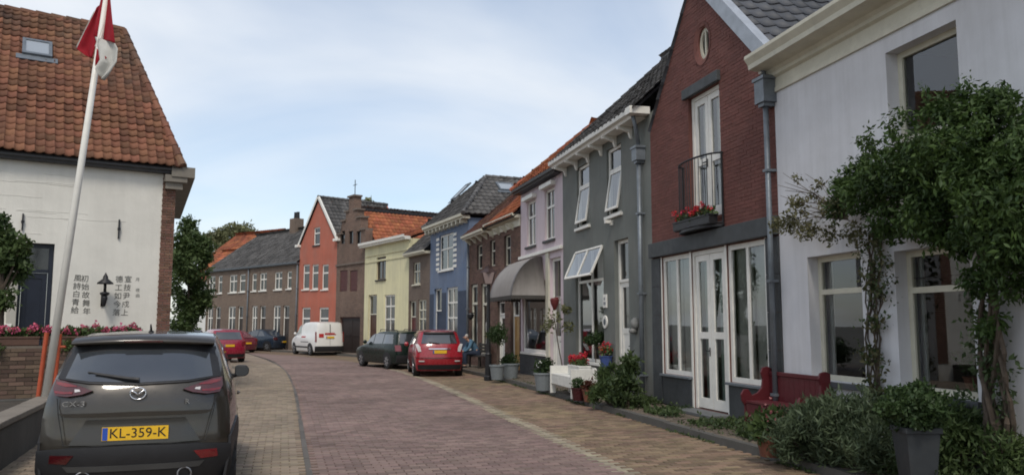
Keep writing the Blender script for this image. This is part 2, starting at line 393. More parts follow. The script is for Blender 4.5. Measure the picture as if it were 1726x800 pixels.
            if k == 0: MB().box(hx-.012, hx+.012, yy-.012, yy-.001, z0+.95, z0+1.10).box(hx-.09, hx+.012, yy-.055, yy-.035, z0+1.03, z0+1.05).box(hx-.01, hx+.01, yy-.036, yy-.011, z0+1.03, z0+1.05).build('handle', blackm, d)
        return fr
    def box(s, name, m, x0, x1, y0, y1, z0, z1, bevel=0, parent=None):
        return MB().box(x0, x1, y0, y1, z0, z1).build(name, m, parent or s.root, bevel=bevel)
    def downpipe(s, x, z1, hopper=None, r=.045, y=-.09, z0=.1, m=None):
        m = m or zinc; o = MB().tube([(x, y, z0), (x, y, z1)], r, 10).build('downpipe', m, s.root, smooth=True)
        b = MB()
        for z in np.arange(.6, z1-.3, 1.7): b.box(x-r*1.35, x+r*1.35, y-r*1.35, -.002, z, z+.04)
        b.build('pipe_bracket', m, o)
        if hopper:
            a, c = hopper; MB().prism([(x-.16, y-.13, c), (x+.16, y-.13, c), (x+.16, -.002, c), (x-.16, -.002, c)], (0, 0, .05)).box(x-.13, x+.13, y-.11, -.003, a+.06, c).prism([(x-.08, y-.08, a), (x+.08, y-.08, a), (x+.08, -.004, a), (x-.08, -.004, a)], (0, 0, .06)).build('rain_hopper', m, o)
        return o
    def roof_plane(s, P0, U, V, poly, m, tw=.24, tl=.34, n_ind=0, under=None, name='roof', amp=.035, sag=0.0):
        P0 = Vector(P0); U = Vector(U).normalized(); V = Vector(V).normalized(); Nn = U.cross(V); mb = MB()
        mb.prism([P0+U*a+V*b-Nn*.07 for a, b in poly], Nn*.055); ro = mb.build(name, under or blackm, s.root)
        key = (round(tw, 3), round(tl, 3), m.name, amp)
        if key not in TILES: TILES[key] = pantile(tw, tl, amp, m)
        tv, tf, me = TILES[key]
        A0 = min(p[0] for p in poly); A1 = max(p[0] for p in poly); B1 = max(p[1] for p in poly); cells = []
        nb = int(B1/tl)+1; na = int((A1-A0)/tw)+2
        for j in range(nb):
            for i in range(na):
                a = A0+(i-.0)*tw; b = j*tl
                if inside(poly, a+tw/2, min(b+tl/2, B1-.01)): cells.append((a, b))
        Mb = Matrix(((U.x, V.x, Nn.x, 0), (U.y, V.y, Nn.y, 0), (U.z, V.z, Nn.z, 0), (0, 0, 0, 1)))
        def cellM(a, b):
            wob = sag*(1.3+math.sin(a*1.7+b*.6)+math.sin(b*2.1+a*.45))
            return Matrix.Translation(P0+U*(a+random.uniform(-.006, .006))+V*(b+random.uniform(-.008, .008))+Nn*(wob+random.uniform(0, .006))) @ Mb @ Euler((random.uniform(-.012, .012), random.uniform(-.015, .015), random.uniform(-.018, .018))).to_matrix().to_4x4()
        idx = list(range(len(cells))); ind = set()
        if n_ind:
            sc = []
            for k in idx:
                w = s.M @ (P0+U*(cells[k][0]+tw/2)+V*(cells[k][1]+tl/2)); px, py, dd = to_px(w)
                if -20 < px < 1746 and -20 < py < 820: sc.append((dd, k))
            sc.sort(); ind = set(k for _, k in sc[:n_ind])
        rest_v = []
        for k in idx:
            M = cellM(*cells[k])
            if k in ind: inst(me, 'roof_tile', ro, M)
            else: rest_v.append(tv @ np.array(M.to_3x3()).T+np.array(M.translation))
        if rest_v:
            nv = len(tv); F_ = np.concatenate([tf+nv*i for i in range(len(rest_v))])
            tag(np_mesh('roof_tile_field', np.concatenate(rest_v), F_, m, ro, True), kind='stuff')
        return ro
    def ridge(s, p, q, m, r=.11, parent=None, seg=.33):
        p, q = Vector(p), Vector(q); n = max(1, int((q-p).length/seg)); d = (q-p)/n; mb = MB()
        for k in range(n):
            a = p+d*k; mb.tube([a-Vector((0, 0, r*.35)), a+d*1.06-Vector((0, 0, r*.45))], [r, r*.88], 8)
        return mb.build('ridge_tiles', m, parent or s.root, smooth=False)
TILES = {}
def pantile(w, l, amp, m):
    xs = [0, .12, .28, .45, .62, .8, .93, 1.06]; hs = [1.0, .55, .12, 0, .12, .55, .95, 1.0]
    v = []; k = len(xs)
    for (yy, lift) in ((-.02*l, .022), (1.06*l, 0)):
        for x, hh in zip(xs, hs): v.append((x*w, yy, hh*amp+lift))
    for x, hh in zip(xs, hs): v.append((x*w, -.02*l, hh*amp+lift*0-.004))
    f = [(i, i+1, k+i+1, k+i) for i in range(k-1)]+[(2*k+i, 2*k+i+1, i+1, i) for i in range(k-1)]
    v = np.array(v, dtype=np.float32); f = np.array(f)
    me = bpy.data.meshes.new('roof_tile'); me.from_pydata([tuple(map(float, p)) for p in v], [], [tuple(map(int, q)) for q in f]); me.materials.append(m); me.update()
    me.polygons.foreach_set('use_smooth', [True]*(k-1)+[False]*(k-1))
    return v, f, me
def gutter(h, x0, x1, z, m, y=-.32, hgt=.14, name='gutter', back=0.0):
    """box gutter: a fascia board with an ogee-like lip on top of a soffit"""
    mb = MB(); pr = [(0+back, z), (0+back, z-hgt*.35), (y*.75, z-hgt*.35), (y*.8, z), (y, z+hgt*.15), (y*1.03, z+hgt*.75), (y*.93, z+hgt*.75), (y*.9, z+hgt*.4), (0+back, z+hgt*.4)]
    mb.prism([(x0, a, b) for a, b in pr], (x1-x0, 0, 0)); return mb.build(name, m, h.root)

# ---- street frontage on the right: corner points along the curving row
G0 = (kx(1102)*16.7, 16.7)
c_gable = cross_px(G0, 14.5, 1319, -1); c_white = cross_px(c_gable, 13.2, 1990, -1)
cs = [G0]
for a, px in zip([14, 15.5, 18, 23, 28, 33, 37, 41, 46], [950, 878, 790, 724, 688, 613, 565, 502, 346]): cs.append(cross_px(cs[-1], a, px))
FACADE = [c_white, c_gable]+cs

t_dark = mat('dark_roof_tiles', (.082, .078, .075), .65, .25, .7, island=.38, dirt=.35, hue=.03)
t_gable = mat('slate_grey_tiles', (.060, .064, .072), .5, .12, 1.2, island=.22)
t_orange = mat('orange_clay_tiles', (.34, .108, .046), .75, .25, .6, island=.3, hue=.025, dirt=.3, col2=(.20, .060, .030))
t_old = mat('weathered_clay_tiles', (.205, .084, .045), .82, .3, .5, island=.36, dirt=.5, col2=(.115, .062, .038), hue=.022)
t_mix = mat('mossy_clay_tiles', (.13, .06, .04), .8, .3, 1.0, island=.5, dirt=.5, col2=(.06, .05, .042))

# ---- white plastered house at the near end
h = House('white_house', 'white plastered house with deep cream cornice and vine over its windows', c_gable, c_white); HW = h
wm = mat('lavender_white_plaster', (.66, .655, .67), .85, .07, .6, bump=.25, bs=9, streak=.12, splash=.5)
zc = h.plane(1312, 152)[1]
dg_pl = mat('dark_grey_plinth', (.07, .075, .08), .8, .2, 3, dirt=.3)
wframe = cream
w1 = h.rect((1378, 434), (1457, 646), .17); w2 = h.rect((1527, 424), (1643, 672), .17); w3 = h.rect((1512, 92), (1614, 262), .17)
w1, w2, w3 = [(w[0], h.plane(px, py)[0], w[2], w[3]) for w, px, py in ((w1, 1458, 600), (w2, 1645, 600), (w3, 1618, 150))]
w3 = (w3[0], w3[1], w3[3]-2.2, w3[3])
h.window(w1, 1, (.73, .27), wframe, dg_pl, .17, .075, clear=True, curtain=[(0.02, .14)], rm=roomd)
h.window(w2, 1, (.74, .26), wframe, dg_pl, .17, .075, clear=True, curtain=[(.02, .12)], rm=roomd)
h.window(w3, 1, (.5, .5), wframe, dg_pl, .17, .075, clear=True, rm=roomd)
h.window((w2[1]+1.1, w2[1]+2.1, w2[2], w2[3]), 1, (.74, .26), wframe, dg_pl, .17, .075)
wl = h.wall([(0, 0), (h.L, 0), (h.L, zc), (0, zc)], wm, reveal=.2)
h.box('plinth', dg_pl, .0, h.L, -.02, .01, 0, .28)
# cornice: frieze, mouldings and projecting box gutter
mb = MB(); pr = [(0, zc-.02), (-.035, zc-.02), (-.035, zc+.05), (-.02, zc+.06), (-.02, zc+.20), (-.07, zc+.23), (-.07, zc+.28), (-.11, zc+.33), (-.36, zc+.36), (-.37, zc+.43), (-.43, zc+.52), (-.43, zc+.57), (0, zc+.57)]
mb.prism([(-.12, a, b) for a, b in pr], (h.L+.3, 0, 0)); h_c = mb.build('cornice', cream, h.root)
h.roof_plane((.1, -.1, zc+.5), (1, 0, 0), (0, 1, .52), [(0, 0), (h.L, 0), (h.L, 4.5), (0, 4.5)], t_orange)
h.box('gable_verge', white, -.1, -.03, -.2, 3.4, zc+.3, zc+.6)

# ---- red brick gable house
h = House('brick_gable_house', 'dark red brick gable house with white shopfront doors and small balcony', G0, c_gable); HG = h
gb = mat('red_brown_brick', (.145, .057, .046), .85, .16, 1.0, island=.12, hue=.02, bump=.25, bs=120)
gm = mat('brick_mortar_dark', (.115, .047, .038), .95, .1, 5)
sl_g = mat('dark_slate_cladding', (.045, .050, .053), .6, .2, 2.5, dirt=.2)
z_e = h.plane(1103, 216)[1]; L = h.L; pk = (2.05, z_e+2.55)
fd = h.rect((1160, 168), (1218, 360)); h.door(fd, white, white, 0, .93, .07, .07, 2, clear=True, curtain=curtm)
ztop = h.plane(1117, 434)[1]; zsill = h.plane(1117, 628)[1]; zth = .16
ua, ub = h.plane(1117, 500)[0], h.plane(1164, 500)[0]; uc, ud = h.plane(1167, 500)[0], h.plane(1224, 500)[0]; ue, uf = h.plane(1227, 500)[0], h.plane(1293, 500)[0]
h.window((ua, ub, zsill, ztop), 2, (1,), white, None, .03, .085, clear=True, curtain=[(0.03, .48), (.52, .97)])
h.window((ue, uf, zsill, ztop), 2, (1,), white, None, .03, .085, clear=True, curtain=[(0.03, .46), (.53, .9)])
frost = mat('door_net_curtain', (.46, .54, .48), .9, .08, 3, trans=.3)
h.door((uc, ud, zth, ztop), white, white, 0, .93, .02, .075, 2, clear=True, curtain=frost)
zb0, zb1 = ztop+.02, h.plane(1103, 411)[1]
ol = [(0, 0), (L, 0), (L, z_e), pk, (0, z_e)]
rc = h.plane(1184, 73); circ = [(rc[0]+.27*math.cos(t), rc[1]+.36*math.sin(t)) for t in np.linspace(0, 2*math.pi, 24, endpoint=False)]
wl = h.wall(ol, gm, extra=[circ], reveal=.14)
hold = list(h.holes); h.holes.append((rc[0]-.24, rc[0]+.24, rc[1]-.32, rc[1]+.32))
h.bricks(wl, [(0, zb1), (L, zb1), (L, z_e), pk, (0, z_e)], gb, zmin=zb1, joint=.008, y=-.004)
h.holes = hold
ring = MB(); k = 28
for i in range(k):
    t0, t1 = 2*math.pi*i/k, 2*math.pi*(i+1)/k
    P_ = lambda t, r, y: (rc[0]+(.27+r)*math.cos(t), y, rc[1]+(.36+r)*math.sin(t))
    ring.quad(P_(t0, -.06, .02), P_(t1, -.06, .02), P_(t1, .0, .0), P_(t0, .0, .0)).quad(P_(t0, .0, -.0), P_(t1, .0, -.0), P_(t1, .05, -.016), P_(t0, .05, -.016)).quad(P_(t0, -.06, .02), P_(t0, -.06, .1), P_(t1, -.06, .1), P_(t1, -.06, .02))
rw = ring.build('round_window', gb, h.root); 
MB().poly([(rc[0]+.25*math.cos(t), .1, rc[1]+.34*math.sin(t)) for t in np.linspace(0, 2*math.pi, 24, endpoint=False)]).build('pane', dpane, rw)
fr_ = MB()
for i in range(k):
    t0, t1 = 2*math.pi*i/k, 2*math.pi*(i+1)/k
    fr_.prism([P_(t0, -.12, .06), P_(t1, -.12, .06), P_(t1, -.055, .06), P_(t0, -.055, .06)], (0, .035, 0))
fr_.box(rc[0]-.02, rc[0]+.02, .062, .092, rc[1]-.26, rc[1]+.26).build('frame', cream, rw)
for a, b in ((ub+.002, uc-.002), (ud+.002, ue-.002), (ua-.04, ua-.001), (uf+.001, uf+.03)): h.box('door_post', white, a, b, -.012, .02, .12, ztop+.01)
h.box('shop_beam', sl_g, 0.005, L-.005, -.1, .02, zb0, zb1, .01)
h.box('lintel', sl_g, fd[0]-.14, fd[1]+.06, -.075, .06, fd[3]+.01, fd[3]+.2, .008)
# dark stone base below the shop windows and end piers, laid in slabs
slabs = h.box('shop_base', sl_g, .0, L, -.012, -.001, 0.0, .12)
for a, b, z0, z1 in ((.0, ua-.045, .12, ztop), (ua-.004, ub+.01, .12, zsill-.05), (ue-.01, uf+.004, .12, zsill-.05), (uf+.034, L, .12, ztop)):
    nz_ = max(1, round((z1-z0)/.62))
    for k in range(nz_): MB().box(a+.003, b-.003, -.03-random.uniform(0, .003), .0, z0+(z1-z0)*k/nz_+.003, z0+(z1-z0)*(k+1)/nz_-.003).build('slab', sl_g, slabs)
for a, b in ((ua, ub), (ue, uf)): h.box('shop_sill', zinc, a-.04, b+.04, -.09, .03, zsill-.045, zsill-.002, .005)
h.box('doorstep', mat('blue_stone', (.12, .125, .125), .7, .2, 4, dirt=.3), uc-.1, ud+.1, -.42, -.002, .1, .158, .01)
# roof: ridge runs back from the street
ov = .09; sl_l = math.hypot(pk[0], pk[1]-z_e); dR = L-pk[0]; sl_r = math.hypot(dR, pk[1]-z_e)
h.roof_plane((.06, .05, z_e-.06), (0, -1, 0), (pk[0]+.05, 0, pk[1]-z_e), [(-8, 0), (0, 0), (0, sl_l+.05), (-8, sl_l+.05)], t_gable, .3, .36)
Vr = Vector((-dR, 0, pk[1]-z_e)).normalized()
h.roof_plane((L+.12, -ov+.12, z_e-.08), (0, 1, 0), Vr, [(0, 0), (8, 0), (8, sl_r+.1), (0, sl_r+.1)], t_gable, .3, .36, n_ind=300)
vb = MB(); Nr = Vector((Vr.z, 0, -Vr.x)); a0 = Vector((L+.12, 0, z_e-.08)); 
vb.prism([a0-Nr*.16+Vector((0, -.05, 0)), a0+Nr*.09+Vector((0, -.05, 0)), a0+Nr*.09+Vector((0, .14, 0)), a0-Nr*.16+Vector((0, .14, 0))], Vr*(sl_r+.12)); vb.build('verge_flashing', mat('pale_zinc', (.34, .37, .41), .5, .12, 5, metal=.2), h.root)
h.ridge((pk[0], -.05, pk[1]+.08), (pk[0], 8, pk[1]+.08), t_gable, .12)
# french balcony with curved railing
bx0, bx1 = h.plane(1156, 300)[0]-.08, h.plane(1218, 300)[0]+.03; bz0, bz1 = h.plane(1155, 395)[1], h.plane(1155, 283)[1]
bal = MB()
def bow(u, out=.42): return -.04-out*(1-(2*(u-bx0)/(bx1-bx0)-1)**2)**.5*.55
us = np.linspace(bx0, bx1, 15); top = [(u, bow(u), bz1) for u in us]; bot = [(u, bow(u), bz0+.05) for u in us]
bal.tube(top, .018, 6); bal.tube(bot, .015, 6)
for u in us: bal.tube([(u, bow(u), bz0+.05), (u, bow(u), bz1)], .0075, 5)
bal.tube([(bx0, 0, bz1), (bx0, -.04, bz1)], .02, 6).tube([(bx1, 0, bz1), (bx1, -.04, bz1)], .02, 6).tube([(bx0, -.03, bz0), (bx0, -.03, bz1+.02)], .02, 6).tube([(bx1, -.03, bz0), (bx1, -.03, bz1+.02)], .02, 6)
bl = bal.build('balcony_railing', blackm, h.root)
MB().prism([(u, bow(u)-.02, bz0-.02) for u in us]+[(bx1, -.003, bz0-.02), (bx0, -.003, bz0-.02)], (0, 0, .045)).build('balcony_floor', blackm, bl)
BALC = (h, bx0, bx1, bz0)
h.downpipe(L-.06, h.plane(1292, 150)[1]+.0, (h.plane(1292, 186)[1], h.plane(1292, 142)[1]), .042, -.12)
MB().tube([(L-.06, -.12, h.plane(1292, 142)[1]), (L-.06, -.14, h.plane(1292, 128)[1]), (L+.02, -.26, h.plane(1292, 112)[1]), (L+.03, -.28, zc+.36)], .045, 8).build('gutter_bend', zinc, h.root, smooth=True)

# ---- grey house
h = House('grey_house', 'dark grey plastered house with white tilted sash windows and white door', cs[1], cs[0]); HGr = h
gp = mat('grey_green_plaster', (.145, .156, .143), .85, .16, .8, bump=.3, bs=12, streak=.3, splash=.5)
zg = .5*(h.plane(945, 279)[1]+h.plane(1070, 214)[1])
def tilt_window(h, r, sillm, z_split=.68, ang=-9):
    """frame with a fixed fanlight and a bottom-hung lower sash swung outwards"""
    u0, u1, z0, z1 = r; zs = z0+(z1-z0)*z_split; w = h.window(r, 1, (z_split, 1-z_split), white, sillm, .06, .07, clear=True, room=True)
    for c in list(w.children):
        if c.name.startswith('pane') and min(v.co.z for v in c.data.vertices) < zs-.2: bpy.data.objects.remove(c)
    sh = zs-z0-.16; a, b = u0+.08, u1-.08; M_ = Matrix.Translation((0, .07, zs-.06)) @ Matrix.Rotation(R(ang), 4, 'X')
    m = MB(); m.box(a, a+.05, -.02, .02, -sh, 0).box(b-.05, b, -.02, .02, -sh, 0).box(a+.05, b-.05, -.02, .02, -sh, -sh+.06).box(a+.05, b-.05, -.02, .02, -.05, 0)
    m.v = [tuple(M_ @ Vector(p)) for p in m.v]; sa = m.build('open_sash', white, w)
    g = MB().quad((a+.05, 0, -sh+.06), (b-.05, 0, -sh+.06), (b-.05, 0, -.05), (a+.05, 0, -.05)); g.v = [tuple(M_ @ Vector(p)) for p in g.v]; g.build('pane', glass_clear(), w)
    cu = MB(); n_ = 14
    for k in range(n_):
        x0, x1 = u0+.06+(u1-u0-.12)*k/n_, u0+.06+(u1-u0-.12)*(k+1)/n_; cu.quad((x0, .24+.02*math.sin(k*2.), z0+.05), (x1, .24+.02*math.sin(k*2.+2), z0+.05), (x1, .24+.02*math.sin(k*2.+2), zs), (x0, .24+.02*math.sin(k*2.), zs))
    cu.build('curtain', curtm, w, smooth=True)
    return w
tilt_window(h, h.rect((972, 284), (994, 378)), white); tilt_window(h, h.rect((1022, 254), (1048, 357)), white)
sw = h.rect((970, 424), (1019, 606)); sw = (sw[0], sw[1], h.plane(1019, 612)[1], sw[3]); 
W_ = h.window(sw, 2, (.72, .28), white, white, .07, .07, clear=True, curtain=[(.55, .97)])
for c in list(W_.children):
    if c.name.startswith('pane') and min(v.co.z for v in c.data.vertices) > sw[2]+(sw[3]-sw[2])*.6: bpy.data.objects.remove(c)
zs = sw[2]+(sw[3]-sw[2])*.72; M_ = Matrix.Translation((0, -.0, sw[3]-.02)) @ Matrix.Rotation(R(-24), 4, 'X'); m = MB(); hh = sw[3]-zs
xs = [sw[0]+.04, (sw[0]+sw[1])/2, sw[1]-.04]
m.box(xs[0], xs[2], -.02, .02, -.05, 0).box(xs[0], xs[2], -.02, .02, -hh, -hh+.06)
for x in xs: m.box(x-.035, x+.035, -.021, .021, -hh+.06, -.05)
m.v = [tuple(M_ @ Vector(p)) for p in m.v]; ft = m.build('open_fanlight', white, W_)
skyp = mat('bright_pane', (.05, .06, .07), .05, .1, 1, spec=.9)
for i in range(2):
    g = MB().quad((xs[i]+.035, 0, -hh+.06), (xs[i+1]-.035, 0, -hh+.06), (xs[i+1]-.035, 0, -.05), (xs[i]+.035, 0, -.05)); g.v = [tuple(M_ @ Vector(p)) for p in g.v]; g.build('pane', glass_clear(), W_)
dr = h.rect((1035, 406), (1063, 674)); h.door((dr[0], dr[1], .15, dr[3]), white, white, .24, .45, .1, .08)
wl = h.wall([(0, 0), (h.L, 0), (h.L, zg), (0, zg)], gp, reveal=.18)
MB().poly([(h.L, 0, zg), (h.L, 3.2, zg+3.1), (h.L, 6.4, zg)]).poly([(0, 0, zg), (0, 6.4, zg), (0, 3.2, zg+3.1)]).build('gable_wall', gp, h.root)
gutter(h, -.02, h.L-.25, zg, white, -.42, .16)
for x in np.arange(.3, h.L-.3, .95): MB().prism([(x, -.002, zg-.055), (x, -.36, zg-.055), (x, -.34, zg-.12), (x, -.08, zg-.18), (x, -.04, zg-.3), (x, -.002, zg-.32)], (.09, 0, 0)).build('gutter_bracket', white, h.root)
h.box('gutter_return', white, h.L-.25, h.L+.02, -.46, .0, zg-.02, zg+.14, .01)
h.roof_plane((0, -.4, zg+.08), (1, 0, 0), (0, 3.6, 3.35), [(0, 0), (h.L, 0), (h.L, 4.92), (0, 4.92)], t_dark, .26, .34, n_ind=300)
h.roof_plane((h.L, 6.8, zg+.08), (-1, 0, 0), (0, -3.6, 3.35), [(0, 0), (h.L, 0), (h.L, 4.92), (0, 4.92)], t_dark, .26, .34)
h.ridge((0, 3.2, zg+3.47), (h.L, 3.2, zg+3.47), t_dark)
h.downpipe(h.plane(1088, 500)[0], h.plane(1086, 275)[1], (h.plane(1086, 275)[1], h.plane(1086, 250)[1]), .05, -.1)
MB().tube([(h.L-.33, -.12, h.plane(1086, 250)[1]), (h.L-.3, -.2, zg-.25), (h.L-.2, -.3, zg-.02)], .045, 8).build('gutter_bend', zinc, h.root, smooth=True)
u_, z_ = h.plane(1021, 507); sg = h.box('notice_plate', white, u_-.12, u_+.12, -.03, -.002, z_-.16, z_+.16, .004)
MB().box(u_-.07, u_+.07, -.0345, -.031, z_-.09, z_-.02).box(u_-.05, u_+.03, -.0345, -.031, z_+.02, z_+.09).build('print', mat('grey_print', (.25, .26, .27), .7), sg)
u_, z_ = h.plane(1021, 542); sg = MB().lathe([(.15, -.03), (.155, -.022), (.155, -.002)], (u_, 0, z_), 24, 'y').build('oval_plate', white, h.root)
MB().lathe([(.075, -.034), (.08, -.031)], (u_, 0, z_), 20, 'y').build('emblem', mat('slate_print', (.10, .12, .13), .7), sg)
u_, z_ = h.plane(1073, 545)   # stone mask on the wall
MB().lathe([(.03, -.13), (.08, -.11), (.13, -.06), (.14, -.002)], (u_, 0, z_), 14, 'y').lathe([(.03, -.17), (.06, -.12), (.07, -.03)], (u_, 0, z_-.16), 10, 'y').build('wall_mask', mat('grey_stone', (.20, .20, .19), .9, .2, 9, bump=.4), h.root, smooth=True)
u_, z_ = h.plane(1033, 375); MB().box(u_-.03, u_+.03, -.07, -.002, z_-.06, z_+.06).box(u_-.05, u_+.05, -.2, -.07, z_-.02, z_+.05).build('camera_bracket', white, h.root)

# ---- pink house with shop awning
h = House('pink_house', 'pale pink house with shop window under a grey awning', cs[2], cs[1]); HP = h
pp = mat('pale_pink_plaster', (.60, .50, .53), .85, .08, 1.0, bump=.2, bs=12, streak=.2, splash=.4)
zp = .5*(h.plane(872, 331)[1]+h.plane(948, 287)[1]); zbeam = h.plane(914, 424)[1]
for tl, br in (((888, 342), (903, 412)), ((918, 322), (935, 401))):
    r = h.rect(tl, br); h.window(r, 2, (.66, .34), white, mat('dark_sill', (.05, .05, .05), .7), .06, .07)
    h.box('window_hood', white, r[0]-.1, r[1]+.12, -.16, -.002, r[3]+.03, r[3]+.16, .01)
r = h.rect((879, 478), (922, 596)); shopw = (r[0]+.12, r[1], r[2], r[3]); h.window(shopw, 1, (1,), white, white, .05, .1, clear=True)
r = h.rect((927, 436), (946, 608)); h.door((r[0], r[1], .15, r[3]), white, white, .3, .5, .08, .09)
wl = h.wall([(0, 0), (h.L, 0), (h.L, zp), (0, zp)], pp)
h.box('shop_pilaster', cream, shopw[1]+.02, r[0]-.02, -.05, .01, .1, zbeam-.05, .01)
h.box('shop_cornice', white, .0, h.L, -.1, -.002, zbeam-.08, zbeam+.02, .01); h.box('plinth', sl_g, 0.0, shopw[1]+.02, -.03, .0, 0, shopw[2]-.08)
gutter(h, -.05, h.L, zp, blackm, -.32, .13)
ap = Vector((h.L/2, 1.75, zp+1.95)); e0 = zp+.1; b1 = math.hypot(2.05, ap.z-e0)
h.roof_plane((0, -.3, e0), (1, 0, 0), (0, 2.05, ap.z-e0), [(-.1, 0), (h.L+.1, 0), (h.L/2, b1)], t_orange, .24, .32, n_ind=120)
for sg, x0 in ((1, h.L+.1), (-1, -.1)):
    Vs = Vector((-sg*(h.L/2+.1), 0, ap.z-e0)); ls = Vs.length
    if sg > 0: h.roof_plane((x0, -.3, e0), (0, 1, 0), Vs, [(0, 0), (7, 0), (7, ls), (2.05, ls)], t_orange, .24, .32)
    else: h.roof_plane((x0, 6.7, e0), (0, -1, 0), Vs, [(0, 0), (7, 0), (4.95, ls), (0, ls)], t_orange, .24, .32, n_ind=150)
    h.ridge((x0, -.3, e0+.06), ap+Vector((0, 0, .06)), t_orange, .1)
h.ridge(ap+Vector((0, 0, .06)), (h.L/2, 6.7, ap.z+.06), t_orange)
# awning: curved ribs between wall and front bar
aw = mat('grey_awning_canvas', (.31, .29, .275), .9, .1, 2, trans=.1, streak=.2)
a0, a1 = .06, shopw[1]-.02; zA, zB = zbeam-.16, zbeam-1.36; out = 1.05; m = MB(); ns, nr = 10, 8
def awp(i, j):   # i along, j from wall-top to front-bottom; ends draw in towards the wall like a basket
    t = math.pi/2*j/nr; s_ = 2*i/ns-1; e = max(0, abs(s_)-.6)/.4
    y = -.03-out*math.sin(t)*(1-.0*e); z = zB+.02+(zA-zB)*math.cos(t)**1.15
    x = (a0+a1)/2+(a1-a0)/2*s_*(.72+.28*math.sin(t)**.8)
    return (x, y, z)
for i in range(ns):
    for j in range(nr): m.quad(awp(i, j), awp(i+1, j), awp(i+1, j+1), awp(i, j+1))
for i in (0, ns):
    pts = [awp(i, j) for j in range(nr+1)]; bx = pts[-1][0]
    for j in range(nr): m.quad(pts[j], pts[j+1], (bx, pts[j+1][1], zB+.02), (bx, pts[j][1], zB+.02))
awo = m.build('awning', aw, h.root, smooth=True)
m = MB(); k = 26
for i in range(k):
    x0, x1 = a0+(a1-a0)*i/k, a0+(a1-a0)*(i+1)/k; y = -.03-out-.004; d = .13
    m.poly([(x0, y, zB+.02), (x0, y, zB-d*.55), (x0+(x1-x0)*.25, y, zB-d*.9), ((x0+x1)/2, y, zB-d), (x1-(x1-x0)*.25, y, zB-d*.9), (x1, y, zB-d*.55), (x1, y, zB+.02)])
for i in range(12):
    y0, y1 = -.03-out*i/12, -.03-out*(i+1)/12
    for x in (a0, a1): m.poly([(x, y0, zB+.02), (x, y0, zB-.07), (x, (y0+y1)/2, zB-.12), (x, y1, zB-.07), (x, y1, zB+.02)])
m.build('valance', mat('dark_awning_trim', (.06, .055, .05), .9), awo)
u_, z_ = h.plane(944, 508); o = MB().lathe([(.02, z_-.24), (.05, z_-.2), (.11, z_-.06), (.13, z_+.05), (.10, z_+.1)], (u_, -.16, 0), 10).box(u_-.015, u_+.015, -.16, -.002, z_+.1, z_+.13).build('wall_basket', mat('dark_red_basket', (.12, .02, .02), .7), h.root)

# ---- brown brick house behind the lamp post
h = House('brown_brick_house', 'low brown brick house with mossy tile roof behind the lamp post', cs[3], cs[2]); HB = h
bb = mat('brown_brick', (.135, .078, .058), .9, .25, 1., island=.28, bump=.2, bs=100); bmort = mat('brown_mortar', (.085, .06, .05), .95)
zh = .5*(h.plane(789, 405)[1]+h.plane(870, 372)[1])
for tl, br in (((804, 414), (813, 452)), ((826, 406), (835, 447)), ((850, 398), (861, 446))): h.window(h.rect(tl, br), 1, (.6, .4), cream, None, .08, .05)
for tl, br in (((794, 480), (805, 588)), ((811, 478), (823, 596))): h.window(h.rect(tl, br), 1, (.72, .28), cream, white, .06, .1, clear=True, curtain=[(.05, .6)])
r = h.rect((838, 508), (851, 600)); h.door((r[0], r[1], .15, r[3]), white, white, .15, .5)
r = h.rect((861, 500), (876, 600)); h.door((r[0], min(r[1], h.L-.08), .15, r[3]), mat('ochre_door', (.42, .25, .09), .5, .1), white, .22, 0)
ol = [(0, 0), (h.L, 0), (h.L, zh), (0, zh)]; wl = h.wall(ol, bmort); h.bricks(wl, ol, bb)
gutter(h, -.05, h.L*.46, zh, cream, -.36, .14); gutter(h, h.L*.46, h.L, zh+.12, cream, -.3, .14); h.box('frieze', cream, h.L*.46, h.L, -.04, -.012, zh-.2, zh+.1)
for x in np.arange(.25, h.L-.2, .8): MB().prism([(x, -.002, zh-.05), (x, -.3, zh-.05), (x, -.05, zh-.26), (x, -.002, zh-.28)], (.08, 0, 0)).build('gutter_bracket', cream, h.root)
h.roof_plane((0, -.3, zh+.08), (1, 0, 0), (0, 3.3, 2.9), [(-.02, 0), (h.L*.5, 0), (h.L*.5, 4.3), (-.02, 4.3)], t_mix, .25, .33, n_ind=150)
h.roof_plane((h.L*.5, -.3, zh+.12), (1, 0, 0), (0, 3.3, 2.9), [(0, 0), (h.L*.5, 0), (h.L*.5, 4.3), (0, 4.3)], t_orange, .25, .33, n_ind=150)
h.roof_plane((h.L, 6.3, zh+.08), (-1, 0, 0), (0, -3.3, 2.9), [(0, 0), (h.L, 0), (h.L, 4.3), (0, 4.3)], t_mix)
MB().poly([(h.L, 0, zh), (h.L, 3., zh+2.7), (h.L, 6., zh)]).poly([(0, 0, zh), (0, 6., zh), (0, 3., zh+2.7)]).build('gable_wall', bmort, h.root)
h.ridge((0, 3.0, zh+3.0), (h.L, 3.0, zh+3.0), t_mix)
h.downpipe(.12, zh, None, .045)
u_, z_ = h.plane(800, 530); MB().lathe([(.03, z_-.2), (.12, z_-.12), (.14, z_), (.1, z_+.06)], (u_, -.17, 0), 10).box(u_-.012, u_+.012, -.17, -.012, z_+.06, z_+.09).build('wall_lantern', blackm, h.root)

